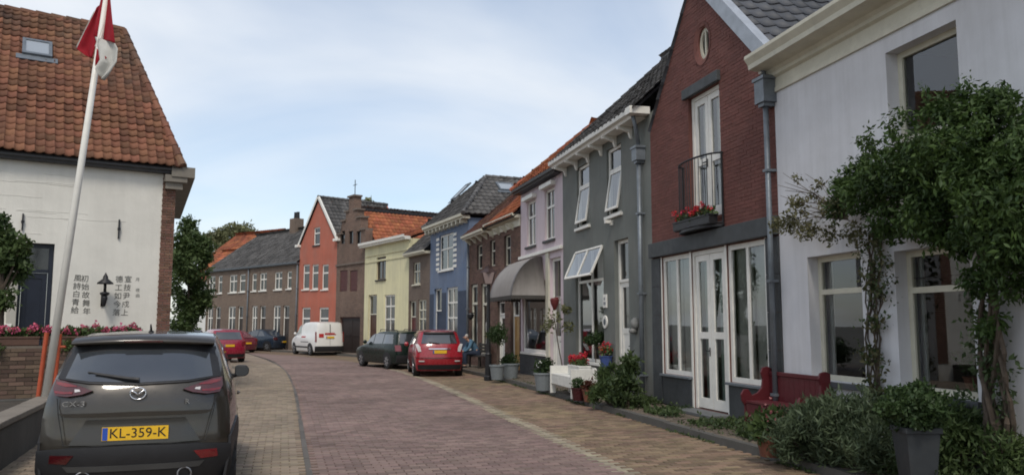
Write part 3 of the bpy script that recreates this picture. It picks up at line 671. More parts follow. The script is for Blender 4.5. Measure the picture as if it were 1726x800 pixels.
# ---- blue house with hipped roof
h = House('blue_house', 'blue plastered house with hipped grey roof and toothed white window surround', cs[4], cs[3])
bp = mat('blue_plaster', (.125, .172, .265), .8, .16, .9, bump=.25, bs=12, streak=.3, splash=.5); bd = mat('dark_blue_base', (.035, .05, .085), .7, .15, 2)
zb_ = .5*(h.plane(724, 388)[1]+h.plane(790, 368)[1]); r = h.rect((741, 398), (764, 452)); h.window(r, 2, (.6, .4), white, white, .06, .07)
m = MB(); n_ = 7
for k in range(n_):
    a = r[2]+(r[3]-r[2])*k/n_+.03; b = a+(r[3]-r[2])/n_*.55
    h.box('surround_block', white, r[0]-.42, r[0]-.03, -.025, .0, a, b); h.box('surround_block', white, r[1]+.03, r[1]+.42, -.025, .0, a, b)
r1 = h.rect((733, 487), (742, 580)); h.door((r1[0]-.1, r1[1]+.15, .12, r1[3]), bd, white, .28, .0)
r2 = h.rect((753, 485), (771, 566)); h.window(r2, 2, (.36, .34, .3), white, white, .06, .08)
h.wall([(0, 0), (h.L, 0), (h.L, zb_), (0, zb_)], bp)
zd = h.plane(757, 492)[1]; xs = [0, r1[0]-.14, r1[1]+.19, r2[0]-.05, r2[1]+.05, h.L]
for i in (0, 2, 4): h.box('dark_base', bd, xs[i], xs[i+1], -.012, -.001, 0, zd)
gutter(h, -.1, h.L+.1, zb_, cream, -.4, .18)
for x in np.arange(.1, h.L-.1, .55): h.box('eave_bracket', cream, x, x+.1, -.32, -.002, zb_-.22, zb_-.07)
ap = Vector((h.L/2, 1.75, zb_+2.25)); e0 = zb_+.12; b1 = math.hypot(1.75+.35, ap.z-e0)
h.roof_plane((0, -.35, e0), (1, 0, 0), (0, ap.y+.35, ap.z-e0), [(-.2, 0), (h.L+.2, 0), (h.L/2, b1)], t_dark, .26, .33, n_ind=90)
Vs = Vector((-h.L/2-.2, 0, ap.z-e0)); ls = Vs.length
h.roof_plane((h.L+.2, -.35, e0), (0, 1, 0), Vs, [(0, 0), (9, 0), (9, ls), (ap.y+.35, ls)], t_dark, .26, .33, n_ind=200)
Vs = Vector((h.L/2+.2, 0, ap.z-e0)); h.roof_plane((-.2, 8.65, e0), (0, -1, 0), Vs, [(0, 0), (9, 0), (9-ap.y-.35, ls), (0, ls)], t_dark, .26, .33)
h.ridge(ap+Vector((0, 0, .07)), (h.L/2, 8.6, ap.z+.07), t_dark); h.ridge((h.L+.2, -.35, e0+.06), ap+Vector((0, 0, .06)), t_dark, .1); h.ridge((-.2, -.35, e0+.06), ap+Vector((0, 0, .06)), t_dark, .1)
def skylight(h, P0, U, V, px0, py0, px1, py1, wid, hgt):
    P0 = Vector(P0); U = Vector(U).normalized(); V = Vector(V).normalized(); a, b = h.slope((px0+px1)/2, (py0+py1)/2, P0, U, V); Nn = U.cross(V)
    c = P0+U*a+V*b+Nn*.05; M_ = Matrix(((U.x, V.x, Nn.x, c.x), (U.y, V.y, Nn.y, c.y), (U.z, V.z, Nn.z, c.z), (0, 0, 0, 1)))
    w, l_ = wid/2, hgt/2; m = MB(); m.box(-w, w, -l_, -l_+.07, 0, .08).box(-w, w, l_-.07, l_, 0, .08).box(-w, -w+.07, -l_+.07, l_-.07, 0, .08).box(w-.07, w, -l_+.07, l_-.07, 0, .08).box(-w-.12, w+.12, -l_-.18, -l_, 0, .025)
    m.v = [tuple(M_ @ Vector(p)) for p in m.v]; o = m.build('skylight', zinc, h.root)
    g = MB().quad((-w+.07, -l_+.07, .06), (w-.07, -l_+.07, .06), (w-.07, l_-.07, .06), (-w+.07, l_-.07, .06)); g.v = [tuple(M_ @ Vector(p)) for p in g.v]; g.build('pane', mat('skylight_pane', (.30, .33, .36), .06, .05, 1, spec=.9), o); return o
skylight(h, (0, -.35, e0), (1, 0, 0), (0, ap.y+.35, ap.z-e0), 776, 322, 782, 328, .7, 1.1)
skylight(h, (h.L+.2, -.35, e0), (0, 1, 0), (-h.L/2-.2, 0, ap.z-e0), 848, 315, 856, 320, .8, .7)

# ---- small brown house
h = House('small_brick_house', 'narrow brown brick house between the yellow and the blue house', cs[5], cs[4])
b2 = mat('grey_brown_brick', (.15, .108, .083), .9, .2, 1., brick=(.21, .0625, .008, (.18, .155, .13), (.11, .076, .06)), streak=.2)
z2 = .5*(h.plane(690, 433)[1]+h.plane(722, 424)[1])
h.window(h.rect((697, 443), (708, 478)), 2, (.6, .4), cream, cream, .06, .06)
r = h.rect((690, 507), (698, 575)); h.door((r[0], r[1]+.2, .12, r[3]), mat('maroon_door', (.10, .02, .018), .5), cream, .25, 0)
h.window(h.rect((705, 505), (718, 560)), 2, (.4, .3, .3), cream, cream, .06, .07)
h.wall([(0, 0), (h.L, 0), (h.L, z2), (0, z2)], b2); gutter(h, -.05, h.L, z2, cream, -.34, .15)
h.roof_plane((0, -.3, z2+.08), (1, 0, 0), (0, 2.9, 2.6), [(0, 0), (h.L, 0), (h.L, 3.9), (0, 3.9)], t_dark, .26, .33)
h.roof_plane((h.L, 5.5, z2+.08), (-1, 0, 0), (0, -2.9, 2.6), [(0, 0), (h.L, 0), (h.L, 3.9), (0, 3.9)], t_dark)
MB().poly([(0, 0, z2), (0, 5.2, z2), (0, 2.6, z2+2.4)]).poly([(h.L, 0, z2), (h.L, 5.2, z2), (h.L, 2.6, z2+2.4)]).build('gable_wall', b2, h.root)

# ---- yellow house
h = House('yellow_house', 'pale yellow house with white flat cornice beside the stepped gable', cs[6], cs[5])
yp = mat('pale_yellow_plaster', (.68, .635, .40), .85, .08, .8, bump=.2, bs=12, streak=.2, splash=.45)
zy = .5*(h.plane(615, 412)[1]+h.plane(686, 406)[1])
h.window(h.rect((635, 434), (650, 470)), 2, (1,), mat('brown_frame', (.10, .07, .05), .6), blackm, .08, .07)
r = h.rect((621, 497), (634, 580)); h.door((r[0], r[1], .12, r[3]), mat('brown_door', (.07, .03, .02), .5), cream, .3, 0)
h.window(h.rect((648, 497), (665, 562)), 2, (.36, .36, .28), white, white, .06, .08)
h.wall([(0, 0), (h.L, 0), (h.L, zy), (0, zy)], yp, D=3); gutter(h, -.15, h.L+.12, zy, white, -.38, .22); h.box('frieze', yp, .1, h.L-.1, -.04, -.002, zy-.95, zy-.85); h.box('frieze', yp, .1, h.L-.1, -.05, -.002, zy-.6, zy-.52)
h.roof_plane((0, .1, zy+.05), (1, 0, 0), (0, 3, 1.2), [(0, 0), (h.L, 0), (h.L, 2.2), (0, 2.2)], t_orange)

# ---- stepped gable house
h = House('stepped_gable_house', 'old brown brick house with stepped gable, chimney top and red shutters', cs[7], cs[6])
sb = mat('old_brown_brick', (.175, .108, .078), .9, .28, .7, brick=(.2, .06, .007, (.19, .155, .125), (.12, .072, .055)), dirt=.3, streak=.25)
z1 = h.plane(590, 392)[1]; z2_ = h.plane(592, 356)[1]; z3 = h.plane(596, 330)[1]; L = h.L; c = L/2
ol = [(0, 0), (L, 0), (L, z1), (c+1.25, z1), (c+1.25, z2_-.5), (c+.75, z2_-.5), (c+.75, z2_), (c+.36, z2_), (c+.36, z3), (c-.36, z3), (c-.36, z2_), (c-.75, z2_), (c-.75, z2_-.5), (c-1.25, z2_-.5), (c-1.25, z1), (0, z1)]
shut = mat('dark_red_shutter', (.075, .02, .018), .6, .15, 4)
for a, b in ((573, 585), (590, 602)):
    r = h.rect((a, 456), (b, 490)); w = h.window(r, 1, (1,), shut, None, .05, .06); MB().box(r[0]+.06, r[1]-.06, .03, .055, r[2]+.06, r[3]-.06).build('shutter', shut, w)
for a, b in ((574, 581), (588, 595), (601, 608)): h.window(h.rect((a, 390), (b, 410)), 1, (1,), blackm, None, .08, .04)
r = h.rect((573, 534), (606, 590)); h.door((r[0], r[1], .05, r[3]), mat('dark_gate', (.035, .025, .022), .7), shut, .0, 0, leaves=2)
h.wall(ol, sb, D=.45); m = MB()
for a, b, z in ((0, L, h.plane(590, 446)[1]), (c-.46, c+.46, z3-.04), (c-.85, c-.3, z2_), (c+.3, c+.85, z2_), (c-1.35, c-.7, z2_-.5), (c+.7, c+1.35, z2_-.5), (0, c-1.2, z1), (c+1.2, L, z1)): h.box('coping', mat('weathered_coping', (.15, .12, .10), .9, .2, 3), a, b, -.08, .47 if z > z1-.1 else -.001, z, z+.1)
MB().tube([(c, .2, z3+.05), (c, .2, z3+1.0)], .025, 6).tube([(c-.25, .2, z3+.7), (c+.25, .2, z3+.7)], .02, 5).build('weather_vane', blackm, h.root)
zr = z2_+.12; ze = z1-.7; hw_ = L/2+.3; ll = math.hypot(hw_, zr-ze)
h.roof_plane((L/2+hw_, .46, ze), (0, 1, 0), (-hw_, 0, zr-ze), [(0, 0), (11, 0), (11, ll), (0, ll)], t_orange, .25, .33, n_ind=220)
h.roof_plane((L/2-hw_, 11.46, ze), (0, -1, 0), (hw_, 0, zr-ze), [(0, 0), (11, 0), (11, ll), (0, ll)], t_dark, .25, .33)
h.ridge((c, .46, zr+.08), (c, 11.4, zr+.08), mat('black_ridge', (.03, .03, .033), .6), .15)
MB().quad((0, .45, 0), (0, 11, 0), (0, 11, ze), (0, .45, ze)).quad((L, .45, 0), (L, .45, ze), (L, 11, ze), (L, 11, 0)).build('side_wall', sb, h.root)

# ---- orange house
h = House('orange_red_house', 'orange red plastered gable house with three tall white windows', cs[8], cs[7])
op = mat('orange_red_plaster', (.42, .125, .08), .85, .12, .8, bump=.2, bs=12, streak=.22, splash=.4)
ze = .5*(h.plane(505, 410)[1]+h.plane(563, 406)[1]); pk = (h.L/2, h.plane(535, 334)[1]); L = h.L
h.window(h.rect((529, 384), (539, 412)), 1, (.7, .3), white, blackm, .06, .08)
for a, b in ((511, 521), (526, 536), (543, 553)): h.window(h.rect((a, 446), (b, 487)), 1, (.68, .32), white, white, .06, .09)
for a, b in ((509, 522), (538, 553)): h.window(h.rect((a, 518), (b, 565)), 1, (.62, .38), white, white, .06, .1)
h.wall([(0, 0), (L, 0), (L, ze), pk, (0, ze)], op, D=5)
for sx, x0 in ((1, 0.), (-1, L)):
    v = Vector((sx*L/2, 0, pk[1]-ze)); ln = v.length; v.normalize()
    P0 = (x0-sx*.12, -.1, ze-.14) if sx < 0 else (x0-sx*.12, 4.9, ze-.14)
    h.roof_plane(P0, (0, 1, 0) if sx < 0 else (0, -1, 0), v, [(0, 0), (5, 0), (5, ln+.2), (0, ln+.2)], t_dark, .26, .33)
    nn = Vector((-v.z*sx, 0, v.x*sx)); p = Vector((x0-sx*.1, -.11, ze-.12)); m = MB().prism([p-nn*.02, p+nn*.13, p+nn*.13+Vector((0, .1, 0)), p-nn*.02+Vector((0, .1, 0))], v*(ln+.16)); m.build('verge_board', white, h.root)
    a, b = (x0-.28, x0+.12) if sx > 0 else (x0-.12, x0+.42); h.box('eave_block', white, a, b, -.24, .1, ze-.16, ze+.0, .01)
h.ridge((L/2, -.1, pk[1]+.1), (L/2, 5, pk[1]+.1), t_dark)

# ---- brown terrace, two houses
tb = mat('terrace_brick', (.185, .130, .096), .9, .14, .8, brick=(.21, .0625, .007, (.19, .165, .14), (.14, .098, .073)), streak=.2)
mid = cross_px(cs[8], 46, 419); zt = None
for (PA, PB, lab, ups, dns) in ((mid, cs[8], 'brown brick terraced house adjoining the orange red house', ((425, 432), (438, 449), (463, 475), (484, 491)), ((425, 433), (438, 447), (461, 472), (477, 487))),
                            (cs[9], mid, 'brown brick terraced house at the far end of the row', ((352, 362), (368, 374), (387, 399), (404, 413)), ((350, 358), (363, 371), (385, 396), (401, 409)))):
    h = House('terraced_house', lab, PA, PB, 'house')
    if zt is None: zt = h.plane(497, 444)[1]
    for a, b in ups:
        c = (a+b)/2; yt = 466-(c-352)*.065; h.window(h.rect((a, yt), (b, yt+29)), 2 if b-a > 9 else 1, (.65, .35), white, white, .06, .08)
    for i, (a, b) in enumerate(dns):
        c = (a+b)/2; yt = 517-(c-352)*.02; r = h.rect((a, yt), (b, yt+33))
        if i in (1, 3): h.door((r[0], r[1], .1, r[3]), mat('dark_house_door', (.05, .04, .035), .5), white, .25, 0)
        else: h.window((r[0], r[1], .75, r[3]), 2, (.65, .35), white, white, .06, .09)
    h.wall([(0, 0), (h.L, 0), (h.L, zt), (0, zt)], tb, D=8); gutter(h, 0, h.L, zt, zinc, -.22, .13); h.downpipe(h.L-.1, zt)
    h.roof_plane((0, -.2, zt+.08), (1, 0, 0), (0, 4.2, 2.95), [(0, 0), (h.L, 0), (h.L, 5.13), (0, 5.13)], t_dark, .28, .36)
    h.roof_plane((h.L, 8.2, zt+.08), (-1, 0, 0), (0, -4.2, 2.95), [(0, 0), (h.L, 0), (h.L, 5.13), (0, 5.13)], t_dark, .28, .36)
    MB().poly([(0, 0, zt), (0, 8, zt), (0, 4, zt+2.8)]).poly([(h.L, 0, zt), (h.L, 8, zt), (h.L, 4, zt+2.8)]).build('gable_wall', tb, h.root)
    ch = h.box('chimney', tb, h.L-1.1, h.L-.3, 3.6, 4.3, zt+2.2, zt+3.9); 
    for k in range(2): MB().lathe([(.13, zt+3.9), (.11, zt+4.35), (.13, zt+4.4)], (h.L-.88+k*.35, 3.95, 0), 10).build('chimney_pot', blackm, ch)

# ---- white house and orange roof beyond the terrace
PA = cross_px(cs[9], 60, 316); h = House('far_white_house', 'small white house beyond the brown terrace beside the dark tree', PA, cs[9])
zf = h.plane(335, 488)[1]+.6
h.window(h.rect((327, 514), (333, 545)), 1, (1,), white, None, .06, .1); h.wall([(0, 0), (h.L, 0), (h.L, zf), (0, zf)], mat('far_white_plaster', (.66, .66, .63), .85, .06, 1), D=6)
h.roof_plane((0, -.2, zf), (1, 0, 0), (0, 3, 2.4), [(0, 0), (h.L, 0), (h.L, 4.1), (0, 4.1)], t_orange, .28, .36)
h.roof_plane((h.L, 6.2, zf), (-1, 0, 0), (0, -3, 2.4), [(0, 0), (h.L, 0), (h.L, 4.1), (0, 4.1)], t_orange, .28, .36)
a = at(338, 440, 74); b = at(425, 440, 70); h = House('far_orange_roofed_house', 'house with orange tiled roof rising behind the brown terrace', (a.x, a.y), (b.x, b.y))
ze = h.plane(380, 442)[1]; h.wall([(0, 0), (h.L, 0), (h.L, ze), (0, ze)], tb, D=8); zr = h.plane(380, 398)[1]+.6
h.roof_plane((0, -.2, ze), (1, 0, 0), (0, 4, zr-ze), [(0, 0), (h.L, 0), (h.L, math.hypot(4, zr-ze)), (0, math.hypot(4, zr-ze))], t_orange, .3, .38)
h.roof_plane((h.L, 7.8, ze), (-1, 0, 0), (0, -4, zr-ze), [(0, 0), (h.L, 0), (h.L, math.hypot(4, zr-ze)), (0, math.hypot(4, zr-ze))], t_orange, .3, .38)

# ---- white house with the big clay tile roof on the left
u57 = Vector((math.sin(R(57)), math.cos(R(57)), 0)); PRl = Vector((kx(286)*18.6, 18.6, 0)); PLl = PRl-u57*9
h = House('whitewashed_house', 'whitewashed house with steep old clay tile roof, poem and lantern on its wall', PLl, PRl); HL = h
ww = mat('whitewash', (.72, .70, .635), .9, .08, .7, bump=.4, bs=10, streak=.07, splash=.4)
zt = h.plane(270, 288)[1]; L = h.L; xq = h.plane(265, 500)[0]
r = h.rect((32, 408), (81, 600)); navy = mat('navy_door', (.012, .016, .028), .4, .2, 3)
h.door((r[0], r[1], .5, r[3]), navy, navy, .16, 0, .12, .09)
r = h.rect((-40, 405), (14, 545)); h.window(r, 3, (.5, .5), white, white, .08, .08)
r2 = h.plane(24, 450)[0]; h.box('door_surround', mat('stone_surround', (.42, .40, .35), .85, .1, 3), r2-.09, r2+.09, -.05, -.002, .5, h.plane(24, 408)[1], .01)
wl = h.wall([(0, 0), (L, 0), (L, zt), (0, zt)], ww, D=7)
m = MB()   # uneven joints of the painted block work: thin proud ledges
lb = mat('old_red_brick', (.16, .085, .06), .9, .25, 2, island=.3, bump=.3, bs=80)
hs_ = h.holes; h.holes = []
h.bricks(wl, [(xq, .5), (L, .5), (L, zt), (xq, zt)], lb, zmin=.5, y=-.03, thick=.03); h.holes = hs_
for k in range(44):
    z = 1.0+(zt-1.2)*random.random(); x = random.uniform(3.5, xq-1.5); l_ = random.uniform(.5, 1.8)
    n_ = 7; pts = [(x+l_*i/n_, z+random.uniform(-.012, .012)) for i in range(n_+1)]
    if any(a-.1 < x+l_ and x < b+.1 and c-.1 < z < d+.1 for a, b, c, d in h.holes): continue
    if z < h.plane(200, 440)[1] and x+l_ > h.plane(110, 500)[0]: continue
    for i in range(n_): m.quad((pts[i][0], -.001, pts[i][1]-.012), (pts[i+1][0], -.001, pts[i+1][1]-.012), (pts[i+1][0], -.006, pts[i+1][1]), (pts[i][0], -.006, pts[i][1])).quad((pts[i][0], -.006, pts[i][1]), (pts[i+1][0], -.006, pts[i+1][1]), (pts[i+1][0], -.001, pts[i+1][1]+.004), (pts[i][0], -.001, pts[i][1]+.004))
tag(m.build('plaster_ridges', ww, wl), kind='stuff')
gutter(h, -.1, L+.15, zt-.02, mat('dark_gutter', (.05, .05, .052), .5, .2, 4), -.24, .13)
# corner eave block and side eave
vs = Vector((-math.sin(R(24.5)), math.cos(R(24.5)), 0)); vl = Vector((vs.dot(h.u), vs.dot(h.n), 0)); a = Vector((L-.15, -.26, zt-.14)); b = Vector((L+.36, -.26, zt-.14))
MB().prism([a, b, b+vl*8, a+vl*8], (0, 0, .24)).build('side_eave', mat('weathered_wood', (.20, .18, .15), .8, .15, 4), h.root)
MB().box(xq+.02, L+.2, -.23, -.031, zt-.26, zt-.1).box(xq+.05, L+.12, -.16, -.031, zt-.42, zt-.26).build('eave_corbel', MATS['weathered_wood'], h.root)
P0 = Vector((0, -.28, zt+.07)); V = Vector((0, 3.55, 4.3)).normalized(); U = Vector((1, 0, 0)); ax, bx = h.slope(208, 52, P0, U, V); 
ro = h.roof_plane(P0, U, V, [(0, 0), (L+.08, 0), (ax, bx), (0, bx)], t_old, .185, .225, n_ind=300, amp=.04, sag=.018)
rp = P0+U*ax+V*bx; h.ridge((0, rp.y, rp.z+.05), rp+Vector((0, 0, .05)), t_old, .12); h.ridge((L+.08, -.28, zt+.14), rp+Vector((0, 0, .05)), t_old, .1)
MB().poly([(0, rp.y, rp.z), tuple(rp), (L, 2*rp.y, zt), (0, 2*rp.y, zt)]).poly([(L+.2, -.28, zt+.05), (L, 2*rp.y, zt), tuple(rp)]).build('rear_roof', t_old, h.root)
sk = skylight(h, P0, U, V, 45, 65, 80, 108, .62, .62)
for px, y0, y1 in ((201, 370, 402), (39, 360, 388)):
    a = h.plane(px, y0); b = h.plane(px, y1); MB().box(a[0]-.015, a[0]+.015, -.05, -.002, b[1], a[1]).box(a[0]-.03, a[0]+.03, -.055, -.04, (a[1]+b[1])/2-.03, (a[1]+b[1])/2+.03).build('wall_anchor', blackm, h.root)
# lantern on a bracket
ul, zl = h.plane(174, 490); lan = MB()
zA = h.plane(174, 463)[1]; zB = h.plane(174, 516)[1]; H_ = zA-zB
lan.lathe([(.012, zA+.03), (.02, zA), (.05, zA-.05), (.055, zA-.1), (.16, zA-H_*.27), (.165, zA-H_*.31), (.02, zA-H_*.31)], (ul, -.3, 0), 12)
lan.tube([(ul, -.3, zA-H_*.3), (ul, -.3, zA-H_*.55)], .03, 8)
lan.lathe([(.035, zA-H_*.55), (.1, zA-H_*.58), (.09, zA-H_*.64), (.06, zA-H_*.66)], (ul, -.3, 0), 10)
lan.lathe([(.05, zA-H_*.66), (.065, zA-H_*.75), (.03, zB+.02), (.02, zB)], (ul, -.3, 0), 10).tube([(ul, -.3, zB+.1), (ul, -.18, zB+.04), (ul, -.02, zB+.12)], .016, 6).box(ul-.04, ul+.04, -.03, -.002, zB, zB+.3)
lan.build('wall_lantern', blackm, h.root, smooth=True)
# the poem painted in columns
ink = mat('ink_paint', (.09, .088, .08), .9, .3, 20)
colsP = [((143, 470), (146, 525), '初始故舞年'), ((131, 469), (126, 523), '風詩白青給'), ((216, 471), (210, 527), '宣技尹戍上'), ((201, 471), (196, 527), '德工如今落')]
for (ta, tb_, chars) in colsP:
    for k, ch in enumerate(chars):
        f_ = k/4; px = ta[0]+(tb_[0]-ta[0])*f_; py = ta[1]+(tb_[1]-ta[1])*f_; u_, z_ = h.plane(px, py)
        text_mesh(ch, .158, ink, wl, Matrix.Translation((u_, -.004, z_)) @ FACE_FRONT @ Matrix.Rotation(random.uniform(-.06, .06), 4, 'Z'), 'painted_character', .0015)
for k, ch in enumerate('月 夜曲'):
    u_, z_ = h.plane(232, 471+k*9)
    if ch != ' ': text_mesh(ch, .09, mat('faded_ink', (.22, .22, .20), .9), wl, Matrix.Translation((u_, -.004, z_)) @ FACE_FRONT, 'painted_character', .0015)
# ---------------------------------------------------------------- ground, road, pavement
def resample(pts, ds):
    pts = [Vector((p[0], p[1])) for p in pts]; out = []
    P = [pts[0]*2-pts[1]]+pts+[pts[-1]*2-pts[-2]]; dense = []
    for i in range(1, len(P)-2):
        for k in range(40):
            t = k/40; a, b, c, d = P[i-1], P[i], P[i+1], P[i+2]
            dense.append(.5*((2*b)+(c-a)*t+(2*a-5*b+4*c-d)*t*t+(3*b-a-3*c+d)*t**3))
    dense.append(pts[-1]); acc = 0; out = [dense[0]]
    for i in range(1, len(dense)):
        seg = (dense[i]-dense[i-1]).length; pos = 0
        while acc+seg-pos >= ds:
            pos += ds-acc; out.append(dense[i-1].lerp(dense[i], pos/seg)); acc = 0
        acc += seg-pos
    return out
gp_ = [ground(px, py) for px, py in ((522, 800), (512, 745), (504, 695), (495, 652), (479, 622), (452, 606), (420, 596))]
d0 = (gp_[0]-gp_[1]); GUT = [gp_[0]+d0*3.2, gp_[0]+d0*1.4]+gp_; e_ = GUT[-1]-GUT[-2]; GUT += [GUT[-1]+e_*1.2]
FR = list(FACADE); FR = [(FR[0][0]+(FR[0][0]-FR[1][0])*.8, FR[0][1]+(FR[0][1]-FR[1][1])*.8)]+FR[:1]+FR[2:9]+FR[9:]
def lanes(curve):
    """points and left normals along a resampled curve"""
    n = len(curve); out = []
    for i in range(n):
        t = (curve[min(i+1, n-1)]-curve[max(i-1, 0)]).normalized(); out.append((curve[i], t, Vector((-t.y, t.x))))
    return out
fac_c = resample(FACADE, .05); fac_np = np.array([(p.x, p.y) for p in fac_c])
def d_fac(x, y):
    return math.sqrt(((fac_np-np.array((x, y)))**2).sum(1).min())
gm_ = mat('distant_ground', (.13, .12, .10), .95, .2, .2)
g = MB(); Rr = 3000
g.quad((-Rr, -Rr, -.06), (Rr, -Rr, -.06), (Rr, Rr, -.06), (-Rr, Rr, -.06)); tag(g.build('ground', gm_), kind='structure')
road_b = mat('road_brick', (.200, .140, .122), .88, .26, .4, island=.24, bump=.3, bs=90, dirt=.22)
side_b = mat('sidewalk_brick', (.205, .150, .092), .85, .18, .5, island=.34, bump=.3, bs=90, dirt=.3, col2=(.19, .125, .09))
pale_b = mat('pale_brick', (.29, .25, .18), .85, .25, .8, island=.3, bump=.3, bs=90, dirt=.3)
left_b = mat('left_pavement_brick', (.245, .195, .142), .85, .2, .4, island=.24, bump=.3, bs=90, dirt=.3)
gut_b = mat('gutter_stone', (.105, .094, .082), .8, .2, 1, island=.2, dirt=.3)
joint_m = mat('joint_sand', (.15, .122, .10), .95, .25, 2.0, bump=.5, bs=60)
far_road = mat('far_road_bricks', (.200, .140, .122), .9, .2, .8)
gl = lanes(resample(GUT, .106)); fl = lanes(resample(FR, .106))
def strip(ln, a, b, z, name, m, parent=None):
    mb = MB(); v = []
    for p, t, nl in ln: v.append((p+nl*a, p+nl*b))
    n0 = 0; mb.v = [(q.x, q.y, z) for pr in v for q in pr]
    mb.f = [(2*i, 2*i+1, 2*i+3, 2*i+2) for i in range(len(v)-1)]
    return mb.build(name, m, parent)
# sheets below the bricks (recessed joints); each about 4 mm apart
road = tag(strip(gl, .2, -9.0, -.024, 'road', joint_m), kind='structure')
side = tag(strip(fl, 3.7, -.3, -.018, 'sidewalk', joint_m), kind='structure')
lpav = tag(strip(gl, 7.5, .0, -.020, 'left_pavement', joint_m), kind='structure')
def brick_mesh(m, l, w):
    j = .006; me = bpy.data.meshes.new('paving_brick'); a, b, t = l/2-j, w/2-j, .03; c = .005
    v = [(-a, -b, -t), (a, -b, -t), (a, b, -t), (-a, b, -t), (-a, -b, -c), (a, -b, -c), (a, b, -c), (-a, b, -c), (-a+c, -b+c, 0), (a-c, -b+c, 0), (a-c, b-c, 0), (-a+c, b-c, 0)]
    f = [(0, 1, 5, 4), (1, 2, 6, 5), (2, 3, 7, 6), (3, 0, 4, 7), (4, 5, 9, 8), (5, 6, 10, 9), (6, 7, 11, 10), (7, 4, 8, 11), (8, 9, 10, 11)]
    me.from_pydata(v, [], f); me.materials.append(m); me.update(); return np.array(v), np.array(f), me
def pave(ln, zone, m, parent, n_ind, l=.21, w=.106, ymax=36, tilt=.010):
    """running-bond courses across the lane; zone(x,y,off) keeps a brick; the nearest in view become single bricks"""
    bv, bf, me = brick_mesh(m, l, w); cells = []
    for i, (p, t, nl) in enumerate(ln):
        if p.y < 4.5 or p.y > ymax: continue
        for k in range(-42, 36):
            o = (k+(.5 if i % 2 else 0))*l
            q = p+nl*o
            if zone(q.x, q.y, o): cells.append((q, math.atan2(nl.y, nl.x)))
    sc = []
    for k, (q, a) in enumerate(cells):
        px, py, d = to_px((q.x, q.y, 0))
        if 0 < px < 1726 and 0 < py < 800 and not (40 < px < 415 and py > 560): sc.append((d, k))
    sc.sort(); ind = set(k for _, k in sc[:n_ind]); vs = []
    for k, (q, a) in enumerate(cells):
        px, py, d = to_px((q.x, q.y, 0))
        if px < -150 or px > 1900: continue
        M = Matrix.Translation((q.x, q.y, random.uniform(-.003, .003)+.007*math.sin(q.x*1.3+q.y*.7)*math.sin(q.x*.6-q.y*.35+1))) @ Euler((random.uniform(-tilt, tilt), random.uniform(-tilt, tilt), a+random.uniform(-.02, .02))).to_matrix().to_4x4()
        if k in ind: inst(me, 'paving_brick', parent, M)
        else: vs.append(bv @ np.array(M.to_3x3()).T+np.array(M.translation))
    if vs:
        F_ = np.concatenate([bf+12*i for i in range(len(vs))]); tag(np_mesh('paving_brick_field', np.concatenate(vs), F_, m, parent), kind='stuff')
PALE0, PALE1 = 3.22, 3.40
def zr(x, y, o):
    if o > -.07 or o < -8: return False
    return d_fac(x, y) > PALE1+.05
pave(gl, zr, road_b, road, 300)
pave(gl, lambda x, y, o: .02 < o < 4.2, left_b, lpav, 150)
pave(fl, lambda x, y, o: 1.30 < o < PALE0-.05, side_b, side, 260)
pave(fl, lambda x, y, o: PALE0-.06 < o < PALE1+.02, pale_b, side, 90)
# dark drainage gutter: a row of channel stones
gs = MB().box(-.45, .45, -.034, .034, -.03, .004).build('channel_stone', gut_b); gme = gs.data; bpy.data.objects.remove(gs)
g9 = resample(GUT, .91)
for i, (p, t, nl) in enumerate(lanes(g9)):
    if 5 < p.y < 45: inst(gme, 'channel_stone', road, Matrix.Translation((p.x, p.y, random.uniform(-.004, .0))) @ Matrix.Rotation(math.atan2(t.y, t.x), 4, 'Z'))
# far road surface where single bricks cannot be told apart any more
fg = [q for q in gl if q[0].y > 35.6]; strip(fg, -.1, -9, -.006, 'far_paving', far_road, road)
fg = [q for q in fl if q[0].y > 35.0]; strip(fg, 3.4, 1.3, -.002, 'far_paving', side_b, side); fg = [q for q in gl if q[0].y > 35.6]; strip(fg, 6, .08, -.003, 'far_paving', left_b, lpav)
# raised front pavement with kerb stones
KZ = .10
pv = tag(strip(fl, 1.2, -.1, KZ-.006, 'front_pavement', joint_m), kind='structure')
km = mat('kerb_stone', (.10, .095, .085), .85, .2, 2, bump=.4, bs=40, dirt=.35)
ks = MB().box(-.47, .47, -.06, .06, -.05, KZ+.008).build('kerb_stone', km, bevel=.012)
kme = ks.data; bpy.data.objects.remove(ks)
for i, (p, t, nl) in enumerate(lanes(resample(FR, .95))):
    q = p+nl*1.22
    if 5 < q.y < 52: inst(kme, 'kerb_stone', pv, Matrix.Translation((q.x, q.y, random.uniform(-.008, .006))) @ Euler((0, random.uniform(-.008, .008), math.atan2(t.y, t.x)+random.uniform(-.012, .012))).to_matrix().to_4x4())
pt = mat('front_pavement_brick', (.125, .10, .075), .9, .2, .6, island=.3, dirt=.4); bv, bf, bme = brick_mesh(pt, .21, .106); vs = []
for i, (p, t, nl) in enumerate(fl):
    for k in range(5):
        o = .12+(k+(.5 if i % 2 else 0))*.21; q = p+nl*o
        if o > 1.1 or not 5 < q.y < 36: continue
        M = Matrix.Translation((q.x, q.y, KZ+.002+random.uniform(-.004, .004))) @ Euler((random.uniform(-.015, .015), random.uniform(-.015, .015), math.atan2(nl.y, nl.x))).to_matrix().to_4x4()
        vs.append(bv @ np.array(M.to_3x3()).T+np.array(M.translation))
tag(np_mesh('paving_brick_field', np.concatenate(vs), np.concatenate([bf+12*i for i in range(len(vs))]), pt, pv), kind='stuff')

